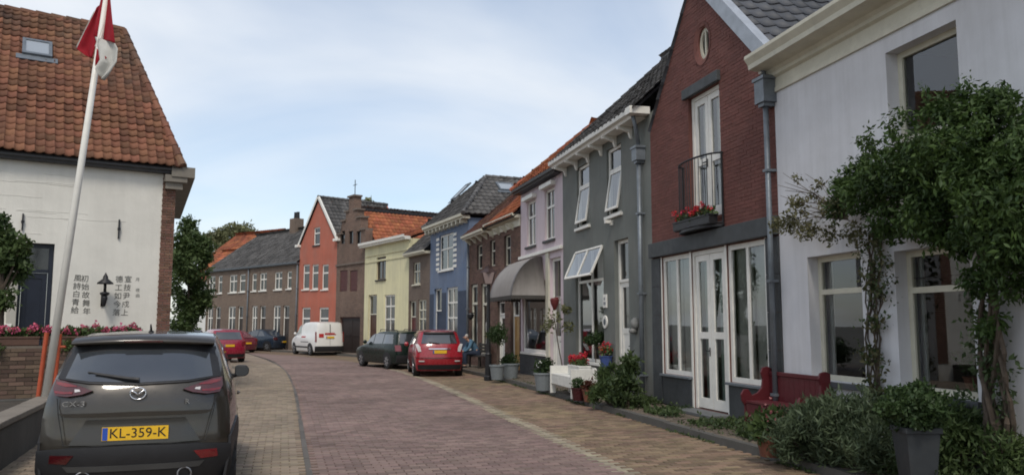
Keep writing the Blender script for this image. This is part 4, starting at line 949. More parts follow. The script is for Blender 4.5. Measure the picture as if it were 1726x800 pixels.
# ---------------------------------------------------------------- cars
def interp(tab, x): return float(np.interp(x, [p[0] for p in tab], [p[1] for p in tab]))
def smoothtab(tab, n=3):
    xs = np.array([p[0] for p in tab]); ys = np.array([p[1] for p in tab]); X = np.linspace(xs[0], xs[-1], 160); Y = np.interp(X, xs, ys)
    k = np.ones(n*2+1)/(n*2+1); Yp = np.concatenate([[Y[0]]*n, Y, [Y[-1]]*n]); return list(zip(X, np.convolve(Yp, k, 'valid')))
tyre_m = mat('tyre_rubber', (.018, .018, .018), .85, .15, 12); rim_m = mat('alloy_rim', (.42, .43, .45), .3, .1, 8, metal=.8); dark_m = mat('black_plastic', (.018, .018, .02), .55, .15, 8)
carglass = mat('car_glass', (.035, .04, .046), .04, .25, 1.2, spec=1.0, coat=1.0); lens_m = mat('red_lens', (.16, .006, .010), .12, .2, 20, spec=.7, coat=.6)
lens_dark = mat('dark_red_lens', (.055, .004, .006), .12, .2, 20, spec=.7, coat=.6); lens_w = mat('clear_lens', (.55, .53, .52), .15, .1, 20, spec=.7, coat=.5); chrome = mat('chrome', (.75, .75, .76), .12, .05, 8, metal=1)
plate_y = mat('plate_yellow', (.72, .43, .02), .5, .06, 10); plate_b = mat('plate_blue', (.02, .07, .35), .5); ink_b = mat('plate_ink', (.012, .012, .012), .6)
class Car:
    def __init__(s, name, label, loc, head, C, paint, scale=1.0, group='cars parked along the street'):
        s.root = thing(name, label, C.get('cat', 'car'), (loc[0], loc[1], 0), R(head), group); s.root.scale = (scale,)*3
        s.C = C; s.W = C['W']; s.Lc = C['L']; s.top = smoothtab(C['top']); s.rp = smoothtab(C['rear']); s.fp = smoothtab(C['front']); s.belt = C['belt']; s.rw = C['roofw']; s.zb = C['zb']; s.paint = paint; s.rr = C.get('rr', .2)
        s.wt = C.get('wt', [(s.zb, .93), (.45, .985), (.65, 1.0), (s.belt-.08, .985), (s.belt, .955), (s.belt+.03, .93), (1.6 if 'Hr' not in C else C['Hr'], s.rw)])
        s.body()
    def hw(s, y, z):
        m = s.Lc/2; q = abs(y-m)/m; pl = 1-.13*max(0, q-.45)**2/.3; return s.W/2*interp(s.wt, z)*pl
    def rear(s, x, z):
        w = s.hw(.4, z); return interp(s.rp, z)+s.rr*min(1, abs(x)/w)**3.2
    def front(s, x, z):
        w = s.hw(s.Lc-.4, z); return s.Lc-interp(s.fp, z)-.32*min(1, abs(x)/w)**2.6
    def body(s):
        nr = 46; cl = [0, .05, .13, .22, .31, .4, .49, .57, .65, .72, .79, .86, .92, .97, 1.0]; xf = [.96, .8, .55, .28, 0]
        zt0 = interp(s.rp and s.top, s.top[0][0]); y0 = s.top[0][0]; y1 = s.top[-1][0]; rings = []
        for i in range(nr+1):
            t = i/nr; t = .5-.5*math.cos(math.pi*t)*(.55)-.5*(1-2*t)*.45; yn = y0+(y1-y0)*t; zt = interp(s.top, yn); ring = []
            for c in cl:
                z = s.zb+c*(zt-s.zb); yr = interp(s.rp, z)+s.rr; yf = s.Lc-interp(s.fp, z)-.32; y = yr+(yf-yr)*t
                k = max(0, (c-.9)/.1); x = s.hw(y, z)*(1-.035*k*k); ring.append((x, y, z-.012*k*k))
            xe, ye, ze = ring[-1]
            for f in xf:
                x = xe*f; yc = (1-t)*(s.rear(x, zt)-s.rear(xe, zt))+t*(s.front(x, zt)-s.front(xe, zt)); ring.append((x, ye+yc, ze+.03*(1-f*f)+.006))
            rings.append(ring)
        n = len(rings[0]); v = []; f = []; full = []
        for ring in rings:
            row = []
            for p in ring: row.append(len(v)); v.append(p)
            for p in reversed(ring[:-1]): row.append(len(v)); v.append((-p[0], p[1], p[2]))
            full.append(row)
        K = len(full[0])
        for i in range(nr):
            for k in range(K-1): f.append((full[i][k], full[i+1][k], full[i+1][k+1], full[i][k+1]))
            f.append((full[i][K-1], full[i+1][K-1], full[i+1][0], full[i][0]))
        for end, fn in ((0, s.rear), (nr, s.front)):   # end caps follow the rear and front faces
            row = full[end]; nc = 12; grid = []
            for k in range(len(cl)):
                a = v[row[k]]; g_ = [row[k]]
                for j in range(1, nc):
                    x = a[0]*(1-2*j/nc); g_.append(len(v)); v.append((x, a[1]+fn(x, a[2])-fn(a[0], a[2]), a[2]+((.03*(1-(x/a[0])**2)) if k == len(cl)-1 else 0)))
                g_.append(row[K-1-k]); grid.append(g_)
            for k in range(len(cl)-1):
                for j in range(nc):
                    q = (grid[k][j], grid[k+1][j], grid[k+1][j+1], grid[k][j+1]); f.append(q if end == 0 else q[::-1])
        mb = MB(); mb.v = v; mb.f = f; s.bo = mb.build('body', s.paint, s.root, smooth=True)
        bm = bmesh.new(); bm.from_mesh(s.bo.data); bmesh.ops.recalc_face_normals(bm, faces=bm.faces); bm.to_mesh(s.bo.data); bm.free()
    def patch(s, name, poly, m, side='rear', off=.006, thick=.014, parent=None, step=.06, sgn=1, smooth=True):
        """sheet that follows the car's skin: poly in (x,z) for rear/front, (y,z) for the sides, (x,y) for the top"""
        bm = bmesh.new(); vs = [bm.verts.new((a, b, 0)) for a, b in poly]; bm.faces.new(vs)
        for ax in (0, 1):
            lo = min(p[ax] for p in poly); hi = max(p[ax] for p in poly); k = lo+step
            while k < hi-.002:
                co = Vector((k if ax == 0 else 0, k if ax == 1 else 0, 0)); no = Vector((1 if ax == 0 else 0, 1 if ax == 1 else 0, 0))
                bmesh.ops.bisect_plane(bm, geom=bm.verts[:]+bm.edges[:]+bm.faces[:], dist=1e-5, plane_co=co, plane_no=no); k += step
        r = bmesh.ops.extrude_edge_only(bm, edges=[e for e in bm.edges if e.is_boundary]); low = set(q for q in r['geom'] if isinstance(q, bmesh.types.BMVert))
        for q in bm.verts:
            o = off-(thick if q in low else 0); a, b = q.co.x, q.co.y
            if side == 'rear': q.co = (a, s.rear(a, b)-o, b)
            elif side == 'front': q.co = (a, s.front(a, b)+o, b)
            elif side == 'side': q.co = (sgn*(s.hw(a, b)+o), a, b)
            else: q.co = (a, b, interp(s.top, b)+.03*(1-(a/(s.W*.5*s.rw))**2)-.01+o)
        bmesh.ops.recalc_face_normals(bm, faces=bm.faces); me = bpy.data.meshes.new(name); bm.to_mesh(me); bm.free(); me.materials.append(m)
        if smooth: me.polygons.foreach_set('use_smooth', [True]*len(me.polygons)); me.set_sharp_from_angle(angle=R(40))
        o = bpy.data.objects.new(name, me); COL.objects.link(o); o.parent = parent or s.root; return o
    def mirror(s, poly): return [(-a, b) for a, b in reversed(poly)]
    def both(s, name, poly, m, **k):
        return [s.patch(name, poly, m, **k), s.patch(name, s.mirror(poly), m, **k)]
    def line(s, name, pts, m=None, side='rear', w=.006, sgn=1, off=.003):
        mb = MB()
        P = [((a, s.rear(a, b)-off, b) if side == 'rear' else (sgn*(s.hw(a, b)+off), a, b)) for a, b in pts]; mb.tube(P, w, 5); return mb.build(name, m or ink_b, s.root)
    def wheels(s, ys, r=.31, rim=None, arch=True):
        for y in ys:
            for sg in (-1, 1):
                x = sg*(s.hw(y, r+.05)-.10)
                if arch:
                    p = [(y+(r+.06)*math.cos(t), max(s.zb+.002, r+(r+.06)*math.sin(t))) for t in np.linspace(math.pi*1.15, -math.pi*.15, 22)]; s.patch('wheel_well_shade', p, dark_m, 'side', .004, .01, sgn=sg)  # no opening cut: dark patch on the skin paints the shaded wheel well
                w = MB().lathe([(r*.62, -.11), (r*.93, -.11), (r, -.07), (r, .07), (r*.93, .115), (r*.66, .118)], (x, y, r), 24, 'x').build('wheel', tyre_m, s.root, smooth=False)
                m = MB(); xo = x+sg*.105
                m.lathe([(r*.64, xo-.004), (r*.66, xo+.004)] if sg > 0 else [(r*.66, xo-.004), (r*.64, xo+.004)], (0, y, r), 20, 'x')
                for k in range(7):
                    a = 2*math.pi*k/7; c_, s_ = math.cos(a), math.sin(a); e = .024; q = []
                    for rr, ww in ((.05, e), (r*.6, e*1.5)):
                        q += [(xo+sg*.012, y+rr*c_-ww*s_, r+rr*s_+ww*c_), (xo+sg*.012, y+rr*c_+ww*s_, r+rr*s_-ww*c_)]
                    m.prism([q[0], q[1], q[3], q[2]], (sg*.012, 0, 0))
                m.build('rim', rim or rim_m, w)
    def plate(s, x, z, w=.52, hgt=.11, txt='', y=None):
        y = (s.rear(x, z)-.012) if y is None else y; p = MB().box(x-w/2, x+w/2, y-.008, y+.01, z-hgt/2, z+hgt/2).build('number_plate', plate_y, s.root)
        MB().box(x-w/2+.004, x-w/2+.045, y-.0105, y-.009, z-hgt/2+.004, z+hgt/2-.004).build('country_band', plate_b, p)
        if txt: text_mesh(txt, hgt*1.02, ink_b, p, Matrix.Translation((x+.02, y-.0095, z)) @ FACE_FRONT @ Matrix.Diagonal((1.0, 1, 1, 1)), 'plate_number', .001)
        return p
HATCH = dict(L=3.95, W=1.70, zb=.20, belt=.98, roofw=.74, Hr=1.5, rr=.17,
    top=[(.42, 1.47), (.9, 1.51), (1.5, 1.525), (2.1, 1.50), (2.45, 1.40), (3.1, 1.0), (3.5, .93), (3.8, .82), (3.9, .74)],
    rear=[(.2, .10), (.42, .02), (.62, .0), (.85, .05), (1.0, .08), (1.08, .13), (1.3, .27), (1.47, .40)], front=[(.2, .12), (.4, .02), (.6, .0), (.75, .06), (.9, .2), (1.5, .4)])
WAGON = dict(L=4.35, W=1.70, zb=.20, belt=.93, roofw=.76, Hr=1.46, rr=.14,
    top=[(.30, 1.41), (.9, 1.44), (1.7, 1.46), (2.3, 1.43), (2.6, 1.34), (3.2, .97), (3.7, .90), (4.15, .80), (4.3, .70)],
    rear=[(.2, .08), (.42, .01), (.6, .0), (.85, .05), (.95, .07), (1.41, .25)], front=[(.2, .1), (.4, .02), (.6, .0), (.75, .05), (.9, .2), (1.5, .4)])
VAN = dict(L=4.4, W=1.79, zb=.20, belt=1.12, roofw=.86, Hr=1.83, rr=.10, cat='van',
    top=[(.12, 1.79), (.5, 1.83), (1.5, 1.84), (2.4, 1.80), (2.8, 1.66), (3.45, 1.15), (3.8, 1.06), (4.2, .92), (4.35, .80)],
    rear=[(.2, .06), (.42, .0), (.6, .0), (1.0, .02), (1.5, .05), (1.8, .10)], front=[(.2, .1), (.4, .02), (.65, .0), (.85, .06), (1.1, .2), (1.8, .5)])
SEDAN = dict(L=4.3, W=1.73, zb=.19, belt=.92, roofw=.70, Hr=1.40, rr=.18,
    top=[(.12, .95), (.45, 1.0), (.75, 1.10), (1.25, 1.33), (1.7, 1.40), (2.2, 1.38), (2.5, 1.30), (3.15, .95), (3.7, .87), (4.1, .76), (4.25, .68)],
    rear=[(.19, .10), (.42, .02), (.6, .0), (.85, .04), (.95, .08), (1.4, .2)], front=[(.19, .1), (.4, .02), (.55, .0), (.7, .05), (.9, .2), (1.4, .4)])
CROSS = dict(wt=[(.22, .93), (.45, .985), (.62, 1.0), (.85, .985), (1.0, .955), (1.1, .92), (1.2, .88), (1.57, .72)], L=4.27, W=1.68, zb=.22, belt=1.08, roofw=.72, Hr=1.57, rr=.20,
    top=[(.46, 1.50), (.8, 1.545), (1.3, 1.575), (1.9, 1.57), (2.4, 1.48), (3.2, 1.08), (3.7, 1.0), (4.1, .88), (4.2, .78)],
    rear=[(.22, .14), (.42, .04), (.56, .0), (.72, .015), (.78, .035), (.93, .03), (1.0, .04), (1.1, .075), (1.2, .14), (1.3, .25), (1.42, .37), (1.52, .46)], front=[(.2, .12), (.4, .02), (.65, .0), (.8, .06), (1., .2), (1.5, .4)])

# the near car: dark brown crossover, seen from behind
pb = mat('dark_brown_paint', (.036, .030, .023), .34, .05, 4, metal=.4, spec=.5, coat=.9, dirt=.10)
near = Car('parked_car', 'dark brown metallic crossover parked beside the flagpole, yellow rear plate', (-3.225, 7.05), 19, CROSS, pb, group=None); c = near
c.wt = c.wt; c.wheels((.78, 3.35), .345, dark_m)
win = [(-.60, 1.195), (-.4, 1.17), (0, 1.155), (.4, 1.17), (.60, 1.195), (.555, 1.40), (.3, 1.425), (0, 1.43), (-.3, 1.425), (-.555, 1.40)]
surr = [(-.67, 1.19), (-.4, 1.152), (0, 1.137), (.4, 1.152), (.67, 1.19), (.61, 1.455), (.3, 1.475), (0, 1.48), (-.3, 1.475), (-.61, 1.455)]
c.patch('window_seal', surr, dark_m, off=.004); rwn = c.patch('rear_window', win, carglass, off=.008)
sp_ = MB(); n_ = 16; lo = []; hi = []; up = []
for k in range(n_+1):
    x = -.60+1.2*k/n_; e = (abs(x)/.6)**2; yb = .33+.10*e; lo.append((x, yb, 1.492-.02*e)); hi.append((x, yb+.015, 1.53-.025*e)); up.append((x*1.01, .72, 1.575-.03*e)); 
for k in range(n_): sp_.quad(lo[k], lo[k+1], hi[k+1], hi[k]); sp_.quad(hi[k], hi[k+1], up[k+1], up[k]); sp_.quad(lo[k+1], lo[k], (lo[k][0], .66, 1.47), (lo[k+1][0], .66, 1.47))
spo = sp_.build('roof_spoiler', pb, c.root, smooth=True); MB().box(-.16, .16, .325, .34, 1.5, 1.512).build('brake_light', lens_dark, spo)
for sg in (1, -1):
    f_ = (lambda p: p) if sg > 0 else c.mirror
    tl = c.patch('tail_light', f_([(0.361, 1.095), (0.44, 1.065), (0.562, 1.045), (0.663, 1.055), (0.689, 1.11), (0.681, 1.185), (0.598, 1.175), (0.475, 1.135)]), lens_dark, off=.016, thick=.03)
    c.patch('light_bar', f_([(0.492, 1.128), (0.589, 1.128), (0.667, 1.148), (0.669, 1.168), (0.598, 1.16), (0.492, 1.136)]), lens_m, off=.02, thick=.01, parent=tl)
    c.patch('light_bar', f_([(0.519, 1.072), (0.598, 1.067), (0.667, 1.075), (0.676, 1.095), (0.598, 1.087), (0.519, 1.087)]), lens_m, off=.02, thick=.01, parent=tl)
    c.patch('reverse_lamp', f_([(.455, 1.09), (.50, 1.083), (.505, 1.108), (.465, 1.106)]), lens_w, off=.021, thick=.01, parent=tl)
    c.patch('reflector', f_([(.47, .565), (.66, .565), (.67, .495), (.53, .49)]), lens_dark if sg < 0 else lens_m, off=.016, thick=.02)
    ex = MB().lathe([(.062, .06), (.066, .02), (.06, .0), (.05, .005), (.045, .06)], (sg*.40, .05, .365), 18, 'y').build('exhaust_pipe', mat('dull_chrome', (.32, .32, .33), .35, .1, 8, metal=1), c.root, smooth=True)
    mi = MB(); n_ = 8
    sec = [(0, -.045), (.0, .055), (.03, .075), (.13, .07), (.165, .03), (.16, -.03), (.12, -.06), (.03, -.065)]
    mi.prism([(sg*(.80+a), 2.70, 1.10+b) for a, b in sec], (0, .10, 0)); k_ = len(mi.v); mi.prism([(sg*(.82+a*.8), 2.801, 1.105+b*.75) for a, b in sec], (0, .05, 0)).tube([(sg*.72, 2.80, 1.03), (sg*.83, 2.78, 1.055)], .028, 6)
    mo = mi.build('wing_mirror', dark_m, c.root, bevel=.012); MB().prism([(sg*(.812+a*.86), 2.698, 1.10+b*.84) for a, b in sec], (0, .003, 0)).build('mirror_glass', carglass, mo)
    c.patch('side_window', [(.85, 1.15), (1.45, 1.13), (1.45, 1.42), (1.15, 1.40)] , carglass, 'side', .004, sgn=sg); c.patch('side_window', [(1.5, 1.13), (2.2, 1.12), (2.2, 1.44), (1.5, 1.43)], carglass, 'side', .004, sgn=sg); c.patch('side_window', [(2.25, 1.12), (3.0, 1.10), (2.6, 1.33), (2.25, 1.43)], carglass, 'side', .004, sgn=sg)
    c.patch('sill_cladding', [(.2, .24), (4.0, .24), (4.0, .42), (1.15, .40), (1.12, .7), (.8, .78), (.45, .72), (.2, .66)], dark_m, 'side', .012, .02, sgn=sg)
    for y in (1.47, 2.23): c.line('door_gap', [(y, .42), (y+.02, .7), (y, 1.1)], side='side', sgn=sg, w=.004)
    MB().tube([(sg*c.hw(1.6, .93)+sg*.02, 1.55, .93), (sg*c.hw(1.7, .93)+sg*.035, 1.65, .93), (sg*c.hw(1.75, .93)+sg*.02, 1.77, .93)], .013, 6).build('door_handle', pb, c.root)
clad = [(-.76, .27), (.76, .27), (.79, .42), (.78, .595), (.5, .625), (0, .635), (-.5, .625), (-.78, .595), (-.79, .42)]
c.patch('bumper_cladding', clad, dark_m, off=.012, thick=.03); c.patch('bumper_insert', [(-.52, .42), (.52, .42), (.56, .47), (-.56, .47)], mat('satin_trim', (.06, .06, .06), .4), off=.017, thick=.02)
rec = c.patch('plate_recess', [(-.52, .645), (.52, .645), (.39, .85), (-.39, .85)], mat('recess_paint', (.035, .033, .029), .35, .05, 4, metal=.3, spec=.5, coat=.4), off=.003, thick=.012)
c.patch('tailgate_lip', [(-.56, .875), (.56, .875), (.62, .905), (0, .915), (-.62, .905)], pb, off=.022, thick=.03)
c.plate(.0, .735, .52, .112, 'KL-359-K')
c.line('tailgate_gap', [(-.64, 1.03), (-.62, .90), (-.56, .645), (-.3, .638), (.3, .638), (.56, .645), (.62, .90), (.64, 1.03)], w=.004)
# badge: winged emblem in an oval ring, letters either side
by, bz = c.rear(0, 1.065)-.016, 1.065; bd_ = MB()
bd_.tube([(.063*math.cos(t), by, bz+.05*math.sin(t)) for t in np.linspace(0, 2*math.pi, 29)], .007, 6)
for sg in (1, -1): bd_.tube([(sg*.06, by-.002, bz+.022), (sg*.045, by-.004, bz+.024), (sg*.02, by-.004, bz+.008), (0, by-.004, bz-.012)], [.004, .008, .008, .006], 6)
bd_.build('badge', chrome, c.root, smooth=True)
text_mesh('CX-3', .062, chrome, c.root, Matrix.Translation((-.50, c.rear(-.50, .985)-.012, .985)) @ Matrix.Rotation(R(-10), 4, 'Z') @ FACE_FRONT @ Matrix.Diagonal((1.35, 1, 1, 1)), 'model_lettering', .004)
text_mesh('R', .06, chrome, c.root, Matrix.Translation((.40, c.rear(.40, .985)-.01, .985)) @ Matrix.Rotation(R(8), 4, 'Z') @ FACE_FRONT, 'model_lettering', .004)
wp = MB(); P = lambda x, z, o: (x, c.rear(x, z)-o, z); wp.tube([P(.0, 1.18, .03), P(-.1, 1.193, .035), P(-.36, 1.232, .028)], [.02, .016, .008], 6).tube([P(-.42, 1.245, .02), P(-.1, 1.20, .022)], .008, 5).build('wiper', dark_m, c.root)
MB().tube([(0, 1.0, 1.58), (0, .93, 1.66)], [.014, .006], 6).lathe([(.03, 1.575), (.02, 1.60)], (0, 1.0, 0), 10).build('aerial', dark_m, c.root)

def dress(c, win, glass_sides, lights, lm, plate=None, bump=None, wheels=(.72, 3.2), r=.30, rim=None, txt='', mirrors=(2.72, .95)):
    c.wheels(wheels, r, rim); c.patch('rear_window', win, carglass, off=.008)
    for sg in (1, -1):
        for q in glass_sides: c.patch('side_window', q, carglass, 'side', .006, sgn=sg)
        f_ = (lambda p: p) if sg > 0 else c.mirror
        c.patch('tail_light', f_(lights), lm, off=.012, thick=.025)
        my, mz = mirrors; MB().lathe([(.02, 0), (.07, .02), (.085, .07), (.03, .13)], (sg*(c.W/2+.07), my, mz+.07), 10, 'y').build('wing_mirror', c.paint, c.root, smooth=True)
        for y in (glass_sides[-1][0][0]-.03,): c.line('door_gap', [(y, .35), (y, mz)], side='side', sgn=sg, w=.005)
        c.patch('headlight', f_([(c.W*.26, .62), (c.W*.43, .66), (c.W*.42, .76), (c.W*.28, .70)]), lens_w, 'front', .01, .02)
    c.patch('windscreen', [(-.52, c.C['top'][-4][0]-.12), (.52, c.C['top'][-4][0]-.12), (.46, c.C['top'][-5][0]+.08), (-.46, c.C['top'][-5][0]+.08)], carglass, 'top', .012, .015)
    if bump: c.patch('bumper_trim', bump, dark_m, off=.012, thick=.03)
    if plate: c.plate(*plate, .46, .105, txt)
# red hatchback
pr_ = mat('red_paint', (.30, .012, .022), .28, .05, 3, spec=.5, coat=.8)
q = ground(741, 635); rd = Car('parked_car', 'bright red hatchback parked in front of the lamp post with yellow plate', (q.x, q.y), 11, HATCH, pr_, .98)
dress(rd, [(-.60, 1.09), (.60, 1.09), (.53, 1.40), (0, 1.42), (-.53, 1.40)], ([(.6, 1.08), (1.3, 1.05), (1.3, 1.38), (.85, 1.36)], [(1.36, 1.05), (2.2, 1.02), (2.2, 1.41), (1.36, 1.40)], [(2.26, 1.02), (2.95, 1.0), (2.45, 1.32), (2.26, 1.40)]),
      [(.60, .83), (.70, .82), (.79, 1.07), (.70, 1.08), (.63, .98)], lens_w, (0, .82), [(-.7, .24), (.7, .24), (.72, .4), (-.72, .4)])
rd.patch('chrome_strip', [(-.36, .905), (.36, .905), (.36, .935), (-.36, .935)], chrome, off=.014, thick=.02)
rd.patch('roof_spoiler', [(-.52, 1.425), (.52, 1.425), (.5, 1.47), (-.5, 1.47)], dark_m, off=.07, thick=.08)
rd.patch('bumper_step', [(-.78, .64), (.78, .64), (.78, .67), (-.78, .67)], pr_, off=.02, thick=.03)
rd.both('reflector', [(.5, .5), (.68, .5), (.68, .54), (.5, .54)], lens_w, off=.012)
MB().tube([(0, rd.rear(0, 1.09)-.03, 1.09), (-.35, rd.rear(-.35, 1.13)-.03, 1.13)], .012, 5).build('wiper', dark_m, rd.root)
# dark green estate car
pg = mat('dark_green_paint', (.006, .015, .011), .3, .05, 3, spec=.22, coat=.15)
q = ground(700, 622); wg = Car('parked_car', 'dark green estate car parked in front of the yellow house', (q.x, q.y), 33, WAGON, pg, .98)
dress(wg, [(-.60, .99), (.60, .99), (.54, 1.36), (-.54, 1.36)], ([(.45, .98), (1.3, .97), (1.3, 1.34), (.6, 1.34)], [(1.36, .97), (2.2, .96), (2.2, 1.36), (1.36, 1.36)], [(2.26, .96), (3.0, .95), (2.5, 1.28), (2.26, 1.36)]),
      [(.56, .70), (.78, .70), (.79, .93), (.58, .93)], lens_m, (0, .78), [(-.74, .25), (.74, .25), (.75, .55), (-.75, .55)], wheels=(.85, 3.4))
for sg in (1, -1): MB().tube([(sg*.52, .5, 1.44), (sg*.52, .6, 1.5), (sg*.52, 2.1, 1.52), (sg*.52, 2.2, 1.46)], .016, 6).build('roof_rail', dark_m, wg.root)
# white van
pw = mat('white_van_paint', (.74, .73, .70), .35, .04, 2, spec=.5, coat=.5, dirt=.06)
q = ground(556, 599); vn = Car('delivery_van', 'white delivery van with red lettering parked in front of the orange red house', (q.x, q.y), 33, VAN, pw, 1.0, group=None)
dress(vn, [(-.02, 1.25), (.02, 1.25), (.02, 1.7), (-.02, 1.7)], ([(2.4, 1.14), (3.2, 1.10), (2.75, 1.58), (2.42, 1.68)],), [(.74, .75), (.83, .75), (.815, 1.3), (.75, 1.3)], lens_m, (.0, 1.0), [(-.82, .22), (.82, .22), (.83, .52), (-.83, .52)], wheels=(.8, 3.5), r=.32, mirrors=(3.0, 1.12))
red_p = mat('red_print', (.42, .02, .02), .6); blk = mat('dark_print', (.03, .03, .03), .6)
vn.patch('door_lettering', [(-.62, 1.0), (-.36, 1.0), (-.36, 1.20), (-.62, 1.20)], red_p, off=.004, thick=.006)
vn.line('door_gap', [(0, .55), (0, 1.75)], w=.006)
for x0, x1, z in ((-.30, .34, 1.14), (-.30, .26, 1.20)): vn.patch('van_lettering', [(x0, z), (x1, z), (x1, z+.045), (x0, z+.045)], red_p, off=.004, thick=.006)
vn.patch('van_lettering', [(1.5, .98), (2.2, .98), (2.2, 1.05), (1.5, 1.05)], red_p, 'side', .004, sgn=-1); vn.patch('van_lettering', [(1.0, .72), (2.3, .72), (2.3, .76), (1.0, .76)], blk, 'side', .004, sgn=-1)
vn.patch('side_trim', [(1.2, .42), (3.1, .42), (3.1, .50), (1.2, .50)], dark_m, 'side', .012, .02, sgn=-1)
# dark blue car and the cars on the left side
pbl = mat('dark_blue_paint', (.016, .026, .042), .3, .05, 3, spec=.4, coat=.4)
q = ground(479, 591); sd = Car('parked_car', 'dark blue saloon parked in front of the brown terrace', (q.x, q.y), 62, SEDAN, pbl, 1.0)
SG = ([(.95, .97), (1.55, .96), (1.55, 1.30), (1.3, 1.27)], [(1.62, .96), (2.3, .94), (2.25, 1.30), (1.62, 1.32)], [(2.36, .94), (2.95, .93), (2.4, 1.24), (2.32, 1.28)])
LT = [(.55, .72), (.80, .72), (.78, .88), (.58, .88)]
dress(sd, [(-.5, .92), (.5, .92), (.5, .94), (-.5, .94)], SG, LT, lens_dark, (0, .6)); sd.patch('rear_screen', [(-.5, .62), (.5, .62), (.47, 1.15), (-.47, 1.15)], carglass, 'top', .012, .015)
pm = mat('crimson_paint', (.26, .008, .03), .28, .05, 3, spec=.5, coat=.8)
q = ground(386, 611); cr_ = Car('parked_car', 'crimson hatchback parked ahead of the dark brown crossover', (q.x, q.y), 32, HATCH, pm, .97)
HG_ = ([(.6, 1.08), (1.3, 1.05), (1.3, 1.38), (.85, 1.36)], [(1.36, 1.05), (2.2, 1.02), (2.2, 1.41), (1.36, 1.40)], [(2.26, 1.02), (2.95, 1.0), (2.45, 1.32), (2.26, 1.40)])
dress(cr_, [(-.60, 1.06), (.60, 1.06), (.53, 1.40), (-.53, 1.40)], HG_, [(.56, .80), (.76, .80), (.79, 1.0), (.60, 1.0)], lens_m, (0, .78), [(-.7, .24), (.7, .24), (.72, .4), (-.72, .4)])
q = ground(418, 594); cp = Car('parked_car', 'plum red car parked between the crimson hatchback and the blue saloon', (q.x, q.y), 50, SEDAN, mat('plum_paint', (.16, .03, .05), .28, .05, 3, spec=.5, coat=.8), .96)
dress(cp, [(-.5, .92), (.5, .92), (.5, .94), (-.5, .94)], SG, LT, lens_m, (0, .6)); cp.patch('rear_screen', [(-.5, .62), (.5, .62), (.47, 1.15), (-.47, 1.15)], carglass, 'top', .012, .015)
gq = ground(332, 606); gy = Car('parked_car', 'dark grey hatchback half hidden behind the crimson car', (gq.x-.3, gq.y), 34, HATCH, mat('grey_car_paint', (.06, .065, .07), .3, .05, 3, spec=.5, coat=.8), .97)
dress(gy, [(-.60, 1.06), (.60, 1.06), (.53, 1.40), (-.53, 1.40)], HG_, [(.56, .80), (.76, .80), (.79, 1.0), (.60, 1.0)], lens_m, (0, .78))
# ---------------------------------------------------------------- plants
rng = np.random.default_rng(11)
def leaf_mesh(name, pts, size, m, parent, aspect=.5, droop=.2, up=0.0, jit=.35):
    """many small folded leaves, one quad pair each"""
    n = len(pts); d = rng.normal(size=(n, 3)); d[:, 2] += up-droop; d /= np.linalg.norm(d, axis=1)[:, None]
    r = rng.normal(size=(n, 3)); sd = np.cross(d, r); sd /= np.linalg.norm(sd, axis=1)[:, None]; nn = np.cross(d, sd)
    s = size*(1+jit*rng.normal(size=n)).clip(.4, 1.8)[:, None]; w = s*aspect*.5
    p = np.asarray(pts); V = np.stack([p, p+d*s*.45+sd*w+nn*w*.35, p+d*s, p+d*s*.45-sd*w+nn*w*.35], 1).reshape(-1, 3)
    base = np.arange(n)[:, None]*4; F_ = np.concatenate([base+np.array([0, 1, 2]), base+np.array([0, 2, 3])], 1).reshape(-1, 3)
    return np_mesh(name, V, F_, m, parent)
def blob(c, r, n, shell=.55, squash=(1, 1, 1)):
    d = rng.normal(size=(n, 3)); d /= np.linalg.norm(d, axis=1)[:, None]; rad = shell+(1-shell)*rng.random(n)**.7
    f = 1+.22*np.sin(d[:, 0]*5+c[0]*3)*np.cos(d[:, 2]*6+c[1]*2)+.12*np.sin(d[:, 1]*9+c[2]*4)
    return np.array(c)+d*(r*rad*f)[:, None]*np.array(squash)
def thin_out(pts, scale, keep, seed=0):
    """drop clumps so that gaps show: keep where a sum of sines is high"""
    s = np.zeros(len(pts)); r_ = np.random.default_rng(seed)
    for k in range(6):
        w = r_.normal(size=3)*scale; s += np.sin(pts @ w+r_.random()*6.28)
    return pts[s > np.quantile(s, 1-keep)]
g_dark = foliage('dark_leaves', (.018, .036, .013), (.060, .100, .032)); g_mid = foliage('mid_leaves', (.034, .062, .020), (.105, .150, .050)); g_grey = foliage('grey_green_leaves', (.040, .062, .033), (.105, .138, .072))
g_vine = foliage('vine_leaves', (.019, .041, .011), (.080, .132, .033)); g_dry = foliage('dry_twig_leaves', (.075, .08, .035), (.17, .155, .075)); g_far = foliage('far_leaves', (.10, .115, .055), (.22, .22, .11)); g_ivy = foliage('ivy_leaves', (.028, .05, .018), (.085, .12, .042))
bark = mat('bark', (.085, .065, .048), .95, .25, 9, bump=.6, bs=50)
def wallpt(h, px, py, out): u_, z_ = h.plane(px, py, -out); return np.array(h.M @ Vector((u_, -out, z_)))

